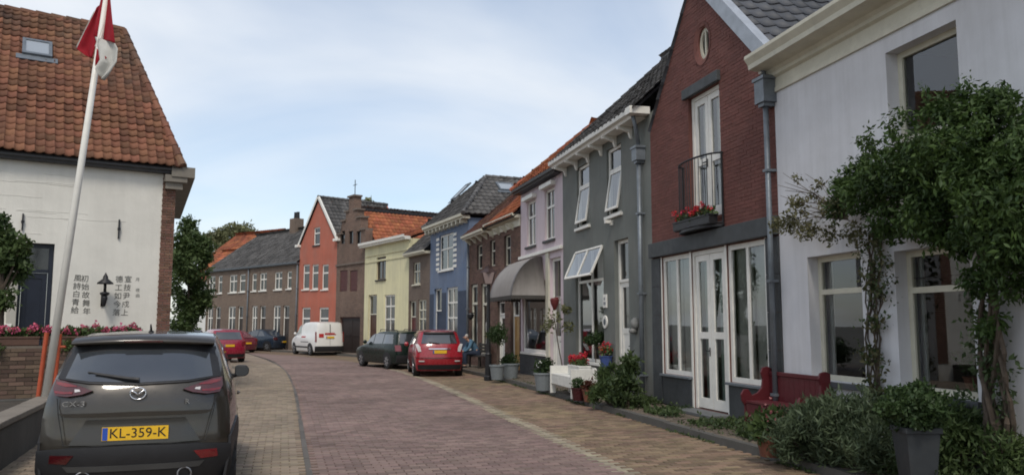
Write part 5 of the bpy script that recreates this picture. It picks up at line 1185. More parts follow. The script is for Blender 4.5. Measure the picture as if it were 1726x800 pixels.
# ---- climbing vine on the white house
foot = HW.M @ Vector((HW.plane(1690, 600, -.25)[0], -.22, KZ)); vine = thing('climbing_vine', 'large dark green climbing vine overhanging the windows of the white house', 'vine', foot); vi = vine.matrix_basis.inverted() if False else None
off = np.array(foot); P = []
for px, py, r, out, n in ((1600, 255, .44, .45, 1900), (1685, 240, .42, .45, 1900), (1755, 270, .42, .45, 1300), (1540, 285, .40, .42, 1900), (1490, 300, .33, .4, 1300), (1455, 325, .27, .35, 900), (1650, 330, .5, .5, 2200), (1726, 350, .5, .5, 2000), (1570, 365, .34, .42, 1400), (1500, 370, .24, .35, 700),
                          (1695, 405, .34, .40, 1000), (1740, 430, .34, .4, 800), (1640, 190, .24, .4, 700), (1590, 185, .18, .4, 380), (1675, 175, .2, .4, 420), (1610, 410, .2, .35, 420), (1425, 315, .2, .3, 420), (1445, 290, .2, .33, 420), (1410, 350, .16, .3, 260), (1700, 480, .2, .3, 300), (1665, 545, .15, .25, 260), (1655, 470, .2, .3, 380)):
    P.append(thin_out(blob(wallpt(HW, px, py, out), r*1.02, int(n*1.25), .35, (1, 1, .95)), 5, .78, int(px)))
for k in range(26):   # shoots standing out of the mass
    px = random.uniform(1440, 1726); py = 300-130*math.sin(math.pi*(px-1420)/460)**.8+random.uniform(-10, 20); a = wallpt(HW, px, py, .45); d = np.array([random.uniform(-.5, .2), random.uniform(-.3, .3), random.uniform(.3, 1)])*.28
    t = rng.random(26)[:, None]; P.append(a+d*t+rng.normal(size=(26, 3))*.025)
P = np.concatenate(P)-off; P = np.concatenate([P, P+rng.normal(size=P.shape)*.03]); leaf_mesh('crown', P, .058, g_vine, vine, .38, .6, 0, .5)
Q = []
for px, py, r, n in ((1345, 345, .16, 260), (1330, 375, .17, 300), (1370, 330, .10, 70), (1395, 350, .17, 200), (1310, 380, .14, 200), (1420, 345, .2, 260), (1360, 385, .18, 380), (1400, 395, .16, 190), (1345, 300, .08, 40), (1440, 390, .18, 240), (1380, 310, .09, 60)):
    Q.append(blob(wallpt(HW, px, py, .3), r, n, .2))
leaf_mesh('dry_shoots', np.concatenate(Q)-off, .05, g_dry, vine, .5, .2)
m = MB()
for k in range(14):
    a = wallpt(HW, 1430, 370, .3); b = wallpt(HW, random.uniform(1300, 1400), random.uniform(290, 400), .3); mid_ = (a+b)/2+np.array([0, 0, random.uniform(-.1, .15)]); m.tube([a-off, mid_-off, b-off], [.008, .006, .003], 4)
for k in range(9):   # main stems, twisting up the wall right of the window
    x0 = 1690+random.uniform(-16, 16); pts = []
    for j in range(12):
        f_ = j/11; px = x0+14*math.sin(f_*7+k*1.3)-30*f_*random.uniform(.6, 1); py = 792-(792-360)*f_; pts.append(wallpt(HW, px, py, .1+.08*math.sin(f_*9+k)+.15*f_)-off)
    pts[0][2] = 0; m.tube(pts, [.032-.018*j/11 for j in range(12)], 6)
for k in range(6):   # branches along the wall into the crown
    a = wallpt(HW, 1670, 420, .3)-off; b = wallpt(HW, 1500-random.uniform(0, 60), 330+random.uniform(-30, 60), .35)-off; c_ = (a+b)/2+np.array([0, 0, random.uniform(.05, .3)]); m.tube([a, c_, b], [.03, .022, .01], 5)
m.build('stems', bark, vine)
Q = []
for j in range(1100):
    py = random.uniform(430, 765); Q.append(wallpt(HW, 1680+22*math.sin(py*.02)+rng.normal()*20, py, .1+.12*random.random()))
leaf_mesh('stem_leaves', thin_out(np.array(Q), 7, .6, 5)-off, .06, g_ivy, vine, .5, .6)
# second, thinner climber between the two windows
foot2 = HW.M @ Vector((HW.plane(1475, 600, -.1)[0], -.12, KZ)); v2 = thing('thin_climber', 'thin half bare climber on the white wall between the two ground floor windows', 'vine', foot2); off2 = np.array(foot2); m = MB(); Q = []
for k in range(9):
    pts = []
    for j in range(12):
        f_ = j/11; px = 1474+9*math.sin(f_*6+k*1.7)+random.uniform(-7, 7); pts.append(wallpt(HW, px, 725-(725-385)*f_, .05+.04*math.sin(f_*8+k))-off2)
    pts[0][2] = 0; m.tube(pts, [.014-.007*j/11 for j in range(12)], 5)
m.build('stems', bark, v2)
for j in range(2600):
    py = 392+rng.random()**1.15*300; Q.append(wallpt(HW, 1473+5*math.sin(py*.03)+rng.normal()*(16 if py < 480 else 12), py, .04+.14*rng.random()))
Q = thin_out(np.array(Q), 9, .6, 9)-off2; leaf_mesh('leaves', Q[::2], .05, g_dry, v2, .55, .5); leaf_mesh('leaves', Q[1::2], .05, g_ivy, v2, .55, .5)

# ---- shrubs, pots and ground cover along the front pavement
def on_pave(px, py): return ground(px, py, KZ)
def shrub(name, label, cat, px, py, blobs, m, size, n, aspect=.4, stems=8, group=None, up=.3, droop=0, z=KZ, seed=3, keep=.8, loc=None):
    q = loc or ground(px, py, z); t = thing(name, label, cat, q, 0, group); P = []; ms = MB()
    for (x, y, zz, r) in blobs:
        k = int(n*r*r*r/sum(b[3]**3 for b in blobs)); P.append(blob((x, y, zz), r, k, .25))
    P = np.concatenate(P); P = P[P[:, 2] > .02]; leaf_mesh('foliage', thin_out(P, 8, keep, seed), size, m, t, aspect, droop, up)
    for k in range(stems):
        a = random.choice(blobs); ms.tube([(random.uniform(-.05, .05), random.uniform(-.05, .05), -.01), (a[0]*.5, a[1]*.5, a[2]*.55), (a[0]+random.uniform(-.5, .5)*a[3], a[1]+random.uniform(-.5, .5)*a[3], a[2]+a[3]*.4)], [.012, .008, .004], 4)
    ms.build('stems', bark, t); return t
def pot_mesh(t, r, hgt, m, taper=.75, z=0):
    MB().lathe([(r*taper, z), (r*.98, z+hgt*.9), (r*1.07, z+hgt*.9), (r*1.07, z+hgt), (r*.93, z+hgt), (r*.9, z+hgt*.9)], (0, 0, 0), 18).build('pot', m, t, smooth=False); MB().lathe([(r*.9, z+hgt*.88), (r*.5, z+hgt*.91)], (0, 0, 0), 14).build('soil', soil, t)
def flowers(t, c, r, n, m, size=.04, name='flower_heads'):
    P = blob(c, r, n, .5); return leaf_mesh(name, P, size, m, t, .9, 0, .3)
fl_red = mat('red_petals', (.42, .015, .03), .6, .2, 20, island=.3); fl_pink = mat('pink_petals', (.50, .09, .16), .6, .2, 20, island=.35); fl_wh = mat('white_petals', (.7, .7, .66), .6, .1, 20)
sh = 'lavender shrubs in front of the white house'
shrub('lavender_shrub', 'grey green lavender shrub spreading over the kerb below the red bench', 'shrub', 1375, 775, [(0, 0, .3, .34), (-.35, -.1, .22, .28), (.25, .2, .36, .33), (.05, -.35, .17, .26), (-.1, .25, .34, .27)], g_grey, .085, 13000, .2, 16, up=.9, seed=4)
shrub('lavender_shrub', 'tall grey green lavender shrub beside the stone planter, under the near window', 'shrub', 1450, 790, [(0, 0, .40, .38), (-.25, .2, .46, .33), (.2, .2, .46, .31), (-.05, -.35, .24, .29)], g_grey, .085, 13000, .2, 16, up=.9, seed=5)
shrub('low_shrub', 'low dark shrub between the stone planter and the thick vine stems', 'shrub', 1640, 800, [(0, .2, .42, .38), (.3, -.1, .36, .36), (-.2, .05, .3, .3), (.1, -.45, .26, .3), (.3, .3, .45, .35)], g_mid, .08, 12000, .28, 14, up=.7, seed=6)
shrub('low_shrub', 'low dark shrub at the foot of the white wall behind the thin climber', 'shrub', 1500, 745, [(0, 0, .25, .28), (.25, .1, .25, .25), (-.3, .1, .25, .25)], g_mid, .08, 6000, .3, 10, up=.6, seed=7)
darkpl = mat('slate_planter', (.03, .034, .038), .55, .15, 5, dirt=.2); q = ground(1548, 822, KZ); tp = thing('planter_topiary', 'tall grey tapered planter with clipped round bush beside the white house', 'planter', q)
MB().prism([(-.15, -.15, 0), (.15, -.15, 0), (.15, .15, 0), (-.15, .15, 0)], (0, 0, .02)).build('base', greyplastic, tp)
m = MB(); a, b, hh = .12, .165, .58; v = [(-a, -a, .02), (a, -a, .02), (a, a, .02), (-a, a, .02), (-b, -b, hh), (b, -b, hh), (b, b, hh), (-b, b, hh)]; m.v = v; m.f = [(0, 1, 5, 4), (1, 2, 6, 5), (2, 3, 7, 6), (3, 0, 4, 7), (4, 5, 6, 7)]
m.build('pot', darkpl, tp, bevel=.008); MB().box(-b-.012, b+.012, -b-.012, b+.012, hh-.05, hh+.004).build('rim', darkpl, tp, bevel=.006)
leaf_mesh('foliage', blob((0, 0, .74), .29, 6500, .6, (1, 1, .8)), .042, g_dark, tp, .6, 0, .4)
# ground cover along the brick gable house
Q = []
for j in range(9000):
    u_ = rng.random()*(HG.L+1.2)-.3; o = rng.random()**.8*.95
    if 1.85 < u_ < 3.55 and o < .5: continue
    hgt = .16*(1-abs(o-.4))*(.6+.5*math.sin(u_*3)+.4*math.sin(u_*7+1))
    if hgt < .02: continue
    w = HG.M @ Vector((u_, -.08-o, KZ)); Q.append((w.x, w.y, KZ+.01+rng.random()*max(.03, hgt)))
tag(leaf_mesh('ground_cover', thin_out(np.array(Q), 6, .75, 2), .055, g_ivy, None, .6, 0, .5), 'dark ivy ground cover creeping along the base of the brick gable house', 'ivy', kind='stuff')
Q = []
for j in range(7000):
    u_ = .1+rng.random()*5.5; o = rng.random()*1.0; w = HW.M @ Vector((u_, -.1-o, 0)); Q.append((w.x, w.y, KZ+.01+rng.random()**2*.18))
tag(leaf_mesh('ground_cover', thin_out(np.array(Q), 5, .7, 8), .06, g_ivy, None, .5, 0, .6), 'low weeds and ivy along the base of the white house', 'ivy', kind='stuff')
Q = []
for p, t, nl in fl:   # moss and weeds in the joint along the kerb
    for k in range(14):
        if 6 < p.y < 30:
            o = 1.31+rng.normal()*.035 if rng.random() < .7 else 1.13-abs(rng.normal())*.1; w = p+nl*o+t*rng.random()*.1; Q.append((w.x, w.y, (.0 if o > 1.25 else KZ)+rng.random()*.012))
tag(leaf_mesh('kerb_weeds', thin_out(np.array(Q), 2.2, .45, 14), .04, g_ivy, None, .5, 0, .9), 'tufts of moss and weeds along the kerb stones', 'weeds', kind='stuff')
def potted(label, px, py, r, hgt, m, blobs, lm, n, size=.06, fl=None, name='potted_plant', up=.3, aspect=.5, z=KZ, loc=None, stem=None):
    q = loc or ground(px, py, z); t = thing(name, label, 'potted plant', q); pot_mesh(t, r, hgt, m)
    P = []
    for (x, y, zz, rr) in blobs: P.append(blob((x, y, zz), rr, int(n/len(blobs)), .3))
    leaf_mesh('foliage', np.concatenate(P), size, lm, t, aspect, 0, up)
    ms = MB(); ms.tube([(0, 0, hgt*.85), (blobs[0][0]*.6+.01, blobs[0][1]*.6, (hgt*.85+blobs[0][2])/2), (blobs[0][0], blobs[0][1], blobs[0][2])], stem or .012, 6); ms.build('stem', bark, t)
    if fl:
        for (c_, r_, n_, fm_) in fl: flowers(t, c_, r_, n_, fm_)
    return t
potted('terracotta pot of pinkish leaves standing beside the end of the red bench', 1300, 768, .17, .26, terracotta, [(0, 0, .36, .2), (-.08, 0, .3, .14)], g_mid, 700, .1, [((-.03, -.05, .46), .2, 60, mat('dusky_pink_leaves', (.22, .07, .08), .6, .2, 20, island=.3))])
potted('small dark red pot of foliage between white bench and downpipe shrub', 975, 674, .15, .26, mat('dark_red_glaze', (.05, .012, .014), .3, .1, 5), [(0, 0, .32, .15)], g_dark, 350, .06)
potted('brownish red pot with red leaves beside the dark red pot', 993, 676, .14, .24, terracotta, [(0, 0, .3, .14)], foliage('red_leaves', (.05, .015, .012), (.12, .04, .02)), 350, .06)
potted('grey metal bucket with white flowers at the end of the white bench', 916, 657, .23, .42, greyplastic, [(0, 0, .52, .24), (.1, 0, .6, .14)], g_dark, 900, .07, [((-.1, -.1, .62), .1, 14, fl_wh)])
potted('grey metal bucket with low plant under the awning', 861, 637, .25, .44, greyplastic, [(0, 0, .5, .24), (-.15, 0, .5, .15)], g_dark, 900, .07)
potted('clipped ball tree on a stem in a grey pot beside the lamp post', 838, 639, .22, .42, greyplastic, [(0, 0, 1.28, .30)], g_dark, 2600, .05, name='ball_tree', stem=.018)
potted('slender small tree with sparse yellowish leaves behind the white bench', 951, 650, .18, .3, greyplastic, [(-.25, 0, 1.75, .24), (.1, .1, 1.5, .2), (-.4, .1, 1.5, .18), (.05, -.1, 1.95, .12)], foliage('yellow_green_leaves', (.09, .10, .04), (.20, .20, .10)), 420, .085, name='pot_tree', stem=.015)
potted('dark leaved ball tree in front of the grey house window', 1004, 655, .18, .3, greyplastic, [(0, 0, 1.22, .2), (-.16, 0, 1.18, .12), (.16, 0, 1.24, .14)], g_dark, 1500, .055, name='ball_tree', stem=.015)
dp = ground(1043, 690, KZ)
shrub('leafy_shrub', 'feathery green shrub in front of the white door of the grey house', 'shrub', 1030, 683, [(0, 0, .33, .29), (-.12, .1, .55, .18), (-.26, 0, .2, .2), (.05, 0, .72, .1)], g_mid, .085, 5200, .25, 12, up=.8, seed=12)
shrub('leafy_shrub', 'bushy shrub with broad leaves growing beside the grey downpipe', 'shrub', 1057, 688, [(0, 0, .45, .3), (.05, 0, .78, .22), (-.1, .1, .2, .26)], g_ivy, .10, 2200, .42, 14, up=.6, seed=13)
# flower boxes
def trough(label, M, l, w, hgt, bm_, blobs, heads, fm_):
    t = thing('flower_box', label, 'flower box', M.translation, M.to_euler().z); MB().prism([(-l/2, -w/2*.85, 0), (l/2, -w/2*.85, 0), (l/2, w/2*.85, 0), (-l/2, w/2*.85, 0)], (0, 0, .01)).build('base', bm_, t)
    MB().box(-l/2, l/2, -w/2, w/2, .01, hgt).box(-l/2-.012, l/2+.012, -w/2-.012, w/2+.012, hgt-.03, hgt+.003).build('box', bm_, t, bevel=.005)
    P = np.concatenate([blob(b[:3], b[3], b[4], .2) for b in blobs]); leaf_mesh('foliage', P, .055, g_mid, t, .7, 0, .3)
    for c_ in heads: flowers(t, c_, .055, 34, fm_, .035, 'flower_head')
    return t
hG, b0, b1, bz = BALC; n_ = 9; w_ = b1-b0-.1
M_ = hG.M @ Matrix.Translation(((b0+b1)/2, -.19, bz+.03))
trough('black flower box of red geraniums on the small balcony', M_, w_, .17, .17, blackm, [(w_*(k/8-.5)*.9, 0, .22, .1, 60) for k in range(9)], [(w_*(random.random()-.5)*.9, random.uniform(-.1, .05), random.uniform(.24, .36)) for _ in range(15)], fl_red)
# white bench in front of the grey house
def oriented(h, u_, out, z=KZ): return h.M @ Matrix.Translation((u_, -out, z))
A = ground(927, 661, KZ); B = ground(963, 672, KZ); dd = (B-A); lb_ = dd.length; rz = math.atan2(dd.y, dd.x)
wb = thing('white_bench', 'white painted wooden bench with solid sides in front of the grey house', 'bench', A, rz)
wwood = mat('white_bench_paint', (.68, .67, .62), .6, .08, 5, dirt=.2)
for x in (0, lb_-.06):
    MB().box(x, x+.06, 0, .13, 0, .62).box(x, x+.06, .45, .58, 0, .62).box(x, x+.06, .13, .45, .17, .62).build('side_panel', wwood, wb, bevel=.006)
for k in range(4): MB().box(.06, lb_-.06, .02+k*.135, .145+k*.135, .41, .45).build('seat_plank', wwood, wb, bevel=.004)
MB().box(.06, lb_-.06, .015, .045, .22, .405).build('apron', wwood, wb, bevel=.004)
for k in range(2): MB().box(.06, lb_-.06, .545, .58, .47+k*.09, .55+k*.09).build('back_plank', wwood, wb, bevel=.004)
M_ = Matrix.Translation(A) @ Matrix.Rotation(rz, 4, 'Z') @ Matrix.Translation((lb_*.62, .38, .451)); 
trough('white flower box with red flowers standing on the white bench', M_, .85, .26, .22, wwood, [(x, 0, .28, .11, 110) for x in (-.3, -.1, .1, .3)], [(random.uniform(-.36, .36), random.uniform(-.1, .1), random.uniform(.3, .46)) for _ in range(22)], fl_red)
q = ground(1012, 662, KZ); bp_ = thing('potted_plant', 'blue pot of red flowers on a stand against the grey house', 'potted plant', (q.x+.15, q.y+.1, KZ))
MB().lathe([(.14, 0), (.14, .02), (.04, .04), (.04, .55), (.14, .58), (.14, .6)], (0, 0, 0), 12).build('stand', blackm, bp_); pot_mesh(bp_, .15, .25, mat('blue_glaze', (.05, .08, .22), .3), .8, .6); leaf_mesh('foliage', blob((0, 0, .95), .16, 300, .2), .055, g_mid, bp_, .7, 0, .3); flowers(bp_, (0, 0, 1.02), .15, 150, fl_red)
# red bench in front of the white house: settle with scrolled ends
ub0 = HW.plane(1300, 650)[0]+.13; ub1 = HW.plane(1404, 650)[0]; Mb_ = oriented(HW, ub0, .06); lb2 = ub1-ub0
rb = thing('red_bench', 'dark red wooden settle bench against the white wall', 'bench', Mb_.translation, Mb_.to_euler().z); redp = mat('dark_red_paint', (.088, .010, .014), .55, .12, 5, dirt=.15)
n_ = 11
for k in range(n_):
    a, b = lb2*k/n_, lb2*(k+1)/n_; MB().box(a+.003, b-.003, -.04, -.015, .4, .80+.0*math.sin(math.pi*(k+.5)/n_)).build('back_board', redp, rb, bevel=.003)
MB().box(0, lb2, -.055, -.008, .80, .86).build('top_rail', redp, rb, bevel=.01)
for k in range(3): MB().box(.03, lb2-.03, -.19-k*.14, -.06-k*.14, .40, .435).build('seat_board', redp, rb, bevel=.004)
MB().box(.03, lb2-.03, -.46, -.43, .12, .39).build('apron', redp, rb)
pe = [(0, 0), (-.5, 0), (-.5, .08), (-.46, .16), (-.46, .38), (-.51, .46), (-.52, .56), (-.47, .64), (-.40, .64), (-.36, .58), (-.34, .54), (-.24, .58), (-.17, .66), (-.15, .80), (-.18, .90), (-.15, .98), (-.07, 1.0), (0, .97)]
for x in (-.045, lb2+.003): MB().prism([(x, a, b*.93) for a, b in pe], (.042, 0, 0)).build('end_panel', redp, rb, bevel=.006)

# house plants behind the glass
def indoor(h, u_, y_, z_, label, r=.12, hgt=.16):
    p = h.M @ Vector((u_, y_, z_)); t = thing('house_plant', label, 'potted plant', p); MB().lathe([(.02, -z_+.35 if False else -.03), (r*1.6, -.03), (r*1.6, 0), (.02, 0)], (0, 0, 0), 14).build('tray', white, t); pot_mesh(t, r, hgt, terracotta)
    leaf_mesh('foliage', np.concatenate([blob((0, 0, hgt+.16), .17, 260, .2), blob((.04, 0, hgt+.34), .12, 140, .2)]), .09, g_mid, t, .4, 0, .6); MB().tube([(0, 0, hgt*.8), (.02, 0, hgt+.3)], .01, 5).build('stem', bark, t)
indoor(HW, (w2[0]+w2[1])/2+.1, .42, w2[2]+.06, 'house plant on the inner sill of the white house window beside the vine stems')
indoor(HW, w1[0]+(w1[1]-w1[0])*.72, .42, w1[2]+.06, 'house plant on the inner sill of the white house window above the red bench')
indoor(HG, uf-.22, .34, zsill+.06, 'house plant inside the shop window between the white doors and the red bench', .1)
indoor(HG, ua+.3, .34, zsill+.06, 'house plant inside the shop window between the white doors and the grey house', .09)
# ---------------------------------------------------------------- street lamp, person on the bench
q = ground(823, 641); lp = thing('street_lamp', 'black cast iron street lamp with square lantern beside the red car', 'street lamp', q); zt = at(822, 448, q.y).z; zl = at(822, 478, q.y).z
MB().lathe([(.13, 0), (.13, .12), (.10, .16), (.095, .75), (.11, .78), (.07, .84), (.062, 1.2), (.05, 2.0), (.045, zl-.12), (.08, zl-.1), (.05, zl-.06), (.05, zl)], (0, 0, 0), 14).build('post', blackm, lp, smooth=False)
lt = MB(); a, b = .11, .19; h0, h1 = zl, zl+(zt-zl)*.62
for sx, sy in ((1, 1), (1, -1), (-1, -1), (-1, 1)): lt.tube([(sx*a, sy*a, h0), (sx*b, sy*b, h1)], .014, 5)
lt.box(-a, a, -a, a, h0-.02, h0).lathe([(.28, h1), (.26, h1+.02), (.12, h1+.13), (.11, h1+.2), (.03, zt-.03), (.01, zt+.06)], (0, 0, 0), 4); ltn = lt.build('lantern', mat('lantern_frame', (.05, .03, .028), .6), lp)
gm2 = mat('lantern_glass', (.28, .22, .21), .2, .1, 5, spec=.6)
cs4 = [(1, 1), (1, -1), (-1, -1), (-1, 1)]
for i in range(4):
    (x0, y0), (x1, y1) = cs4[i], cs4[(i+1) % 4]; MB().quad((x0*a*.98, y0*a*.98, h0), (x1*a*.98, y1*a*.98, h0), (x1*b*.98, y1*b*.98, h1), (x0*b*.98, y0*b*.98, h1)).build('pane', gm2, ltn)

def skin_obj(name, nodes, edges, m, parent, root=0, sub=2):
    me = bpy.data.meshes.new(name); me.from_pydata([n_[0] for n_ in nodes], edges, []); o = bpy.data.objects.new(name, me); COL.objects.link(o)
    o.modifiers.new('skin', 'SKIN').use_smooth_shade = True
    for i, n_ in enumerate(nodes):
        r_ = n_[1]; me.skin_vertices[0].data[i].radius = r_ if isinstance(r_, tuple) else (r_, r_); me.skin_vertices[0].data[i].use_root = (i == root)
    s_ = o.modifiers.new('sub', 'SUBSURF'); s_.levels = sub; s_.render_levels = sub
    dg = bpy.context.evaluated_depsgraph_get(); me2 = bpy.data.meshes.new_from_object(o.evaluated_get(dg)); bpy.data.objects.remove(o)
    me2.materials.clear(); me2.materials.append(m); o = bpy.data.objects.new(name, me2); COL.objects.link(o); o.parent = parent; return o
# bench against the brown brick house
def ensure_skin(): pass
ubn = HB.plane(821, 600)[0]; Mb_ = oriented(HB, ubn-.55, .12); bn = thing('dark_bench', 'dark wooden bench against the brown brick house under the seated person', 'bench', Mb_.translation, Mb_.to_euler().z); dw = mat('dark_wood', (.035, .03, .026), .7, .2, 5)
for k in range(3): MB().box(0, 1.5, -.2-k*.14, -.07-k*.14, .42, .45).build('seat_slat', dw, bn)
for k in range(3): MB().box(0, 1.5, -.05, -.02, .55+k*.12, .64+k*.12).build('back_slat', dw, bn)
for x in (.1, 1.34):
    MB().box(x, x+.06, -.06, -.0, 0, .9).build('leg', dw, bn); MB().box(x, x+.06, -.46, -.4, 0, .415).build('leg', dw, bn)
Mp = oriented(HB, ubn, .42); pe_ = thing('person', 'seated person in blue jacket bending forward beside the red car', 'person', Mp.translation, Mp.to_euler().z)
skinm = mat('skin', (.42, .25, .18), .6, .08, 8); jack = mat('blue_jacket', (.075, .15, .22), .9, .12, 9); jean = mat('dark_jeans', (.025, .035, .06), .9, .12, 9)
# local: -y towards the street; hips on the seat, trunk bent forward, forearms on the knees
hip = (0, .02, .53); bodyN = [(hip, (.15, .12)), ((0, -.06, .70), (.14, .11)), ((0, -.17, .86), (.16, .11)), ((0, -.25, .96), (.13, .09)), ((0, -.31, 1.0), .05), ((0, -.36, 1.03), .055), ((0, -.40, 1.10), (.078, .09)), ((0, -.42, 1.17), (.07, .085))]
ed = [(i, i+1) for i in range(7)]
def chain(start, pts):
    prev = start
    for p, r_ in pts:
        bodyN.append((p, r_)); ed.append((prev, len(bodyN)-1)); prev = len(bodyN)-1
    return prev
for sg in (1, -1):
    chain(0, [((sg*.10, -.04, .52), .10), ((sg*.13, -.25, .53), .085), ((sg*.15, -.46, .52), .066), ((sg*.15, -.47, .30), .056), ((sg*.15, -.45, .10), .042), ((sg*.155, -.52, .045), .042), ((sg*.16, -.64, .03), .035)])
    wr = chain(3, [((sg*.17, -.24, .95), .065), ((sg*.23, -.32, .75), .048), ((sg*.2, -.44, .62), .042), ((sg*.13, -.56, .60), .028), ((sg*.09, -.61, .585), (.035, .02))])
    for k in range(4): chain(wr, [((sg*(.06+.012*k), -.64-.012*k, .585), .0095), ((sg*(.035+.01*k), -.655-.014*k, .565), .0085)])
    chain(wr, [((sg*.085, -.60, .615), .011), ((sg*.06, -.62, .625), .009)])
skin_obj('body', bodyN, ed, skinm, pe_)
jn = [((0, .02, .56), (.175, .145)), ((0, -.06, .71), (.165, .135)), ((0, -.17, .87), (.18, .13)), ((0, -.25, .965), (.14, .10)), ((0, -.30, .99), .07)]; je = [(0, 1), (1, 2), (2, 3), (3, 4)]
for sg in (1, -1):
    k = len(jn); jn += [((sg*.175, -.24, .955), .082), ((sg*.235, -.32, .75), .065), ((sg*.2, -.44, .622), .058), ((sg*.15, -.53, .604), .045)]; je += [(3, k), (k, k+1), (k+1, k+2), (k+2, k+3)]
skin_obj('jacket', jn, je, jack, pe_)
tn = [((0, .02, .53), (.165, .13))]; te = []
for sg in (1, -1):
    k = len(tn); tn += [((sg*.10, -.04, .525), .112), ((sg*.13, -.25, .535), .097), ((sg*.15, -.46, .525), .08), ((sg*.15, -.475, .30), .07), ((sg*.15, -.455, .09), .06)]; te += [(0, k), (k, k+1), (k+1, k+2), (k+2, k+3), (k+3, k+4)]
skin_obj('trousers', tn, te, jean, pe_)
hair = mat('grey_hair', (.42, .40, .37), .8, .15, 20, bump=.5, bs=80)
skin_obj('hair', [((0, -.345, 1.10), (.07, .06)), ((0, -.375, 1.17), (.088, .085)), ((0, -.43, 1.205), (.075, .06))], [(0, 1), (1, 2)], hair, pe_)
fa = MB()
for sg in (1, -1): fa.lathe([(.004, -.008), (.011, 0), (.004, .008)], (sg*.03, -.497, 1.125), 8, 'y').lathe([(.006, -.006), (.022, 0), (.006, .006)], (sg*.085, -.40, 1.11), 8, 'x')
fa.tube([(0, -.49, 1.13), (0, -.515, 1.095), (0, -.495, 1.085)], [.008, .014, .008], 6); fa.tube([(-.025, -.485, 1.06), (0, -.49, 1.058), (.025, -.485, 1.06)], .005, 5); fa.build('face', mat('face_skin', (.36, .19, .14), .6), pe_)
for sg in (1, -1): MB().prism([(sg*.155-.045, -.40, .0), (sg*.155+.045, -.40, 0), (sg*.16+.05, -.60, 0), (sg*.16+.02, -.70, 0), (sg*.16-.03, -.70, 0), (sg*.16-.05, -.60, 0)], (0, 0, .075)).build('shoe', blackm, pe_, bevel=.02)

# ---------------------------------------------------------------- left side: walls, flagpole, flowers, trees
zw = .56; A = ground(-6, 716, zw); B = ground(92, 670, zw); d = (B-A).normalized(); A2 = A-d*4; B2 = B+d*.9; ln = (B2-A2).length; rz = math.atan2(d.y, d.x)
lw = thing('low_wall', 'low dark concrete retaining wall beside the parked crossover', 'wall', (A2.x, A2.y, 0), rz)
conc = mat('dark_concrete', (.075, .072, .066), .9, .2, 1.5, bump=.4, bs=30, streak=.3, dirt=.3); cop = mat('coping_stone', (.19, .165, .135), .9, .2, 2.5, dirt=.3)
MB().box(0, ln, .03, .25, -.02, zw-.07).build('wall', conc, lw); n_ = int(ln/.8)
for k in range(n_): MB().box(ln*k/n_+.003, ln*(k+1)/n_-.003, 0, .3, zw-.07, zw+random.uniform(-.004, .004)).build('coping_stone', cop, lw, bevel=.01)
MB().box(ln-.22, ln, .25, 2.2, -.02, zw-.07).build('return_wall', conc, lw)
nn = Vector((-d.y, d.x, 0)); k0 = A2+nn*.24; k1 = B2+nn*.24-d*.1; k3 = k0+nn*14
# brick garden wall, every brick its own piece
PW0 = at(-25, 600, 13.1); u_ = u57; pw1 = PW0.copy(); k = kx(238); s_ = (k*pw1.y-pw1.x)/(u_.x-k*u_.y); ztw = at(60, 580, 13.6).z
gw = thing('garden_wall', 'old brick garden wall carrying flower boxes behind the flagpole', 'wall', (pw1.x, pw1.y, 0), math.atan2(u_.y, u_.x)); Lw = s_
MB().box(.004, Lw-.004, .015, .24, .0, ztw-.02).build('wall', mat('lime_mortar', (.15, .125, .10), .95, .2, 4), gw)
wbk = mat('garden_wall_brick', (.135, .090, .066), .9, .25, 2, island=.42, bump=.4, bs=60, dirt=.35); meshes = []
row = 0; z = .47; bl, bh = .225, .068
while z+bh < ztw:
    x = -(row % 2)*bl/2
    while x < Lw-.02:
        a, b = max(x, 0)+.005, min(x+bl, Lw)-.005
        if b-a > .03:
            if b-a > bl-.02:
                if not meshes: meshes.append(MB().box(0, bl-.01, 0, .04, 0, bh-.011).build('brick', wbk, gw)); o = meshes[0]; mb_ = o.data
                else: o = inst(mb_, 'brick', gw, Matrix())
                o.matrix_local = Matrix.Translation((a, -.004+random.uniform(-.006, .004), z+random.uniform(-.002, .002))) @ Matrix.Rotation(random.uniform(-.012, .012), 4, 'Y')
            else: MB().box(a, b, random.uniform(-.008, .0), .03, z, z+bh-.011).build('brick', wbk, gw)
        x += bl
    z += bh; row += 1
Wr = pw1+u57*(Lw-.02); pc = PRl-u57*.4; tag(MB().prism([(p.x, p.y, -.05) for p in (k0, k1, Wr, pc, PLl, k3)], (0, 0, .52)).build('planting_bed', soil), kind='structure')
Mg = Matrix.Translation((pw1.x, pw1.y, 0)) @ Matrix.Rotation(math.atan2(u_.y, u_.x), 4, 'Z')
n_ = 3; wl_ = Lw/n_
for k in range(n_):
    lab = ('brown flower box of pink geraniums on the garden wall before the navy door', 'brown flower box of pink geraniums on the garden wall beside the flagpole', 'brown flower box of pink geraniums on the garden wall below the painted poem')[k]
    trough(lab, Mg @ Matrix.Translation((wl_*(k+.5), .12, ztw-.018)), wl_*.94, .22, .15, mat('brown_trough', (.10, .055, .04), .85, .15, 4, dirt=.2), [(wl_*.9*(j/7-.5), random.uniform(-.05, .05), .18+random.uniform(0, .05), .09, 110) for j in range(8)]+[(wl_*.3*(k-1), -.13, -.02, .12, 120)], [(wl_*.92*(random.random()-.5), random.uniform(-.13, .08), random.uniform(.2, .34)) for _ in range(13)], fl_pink)
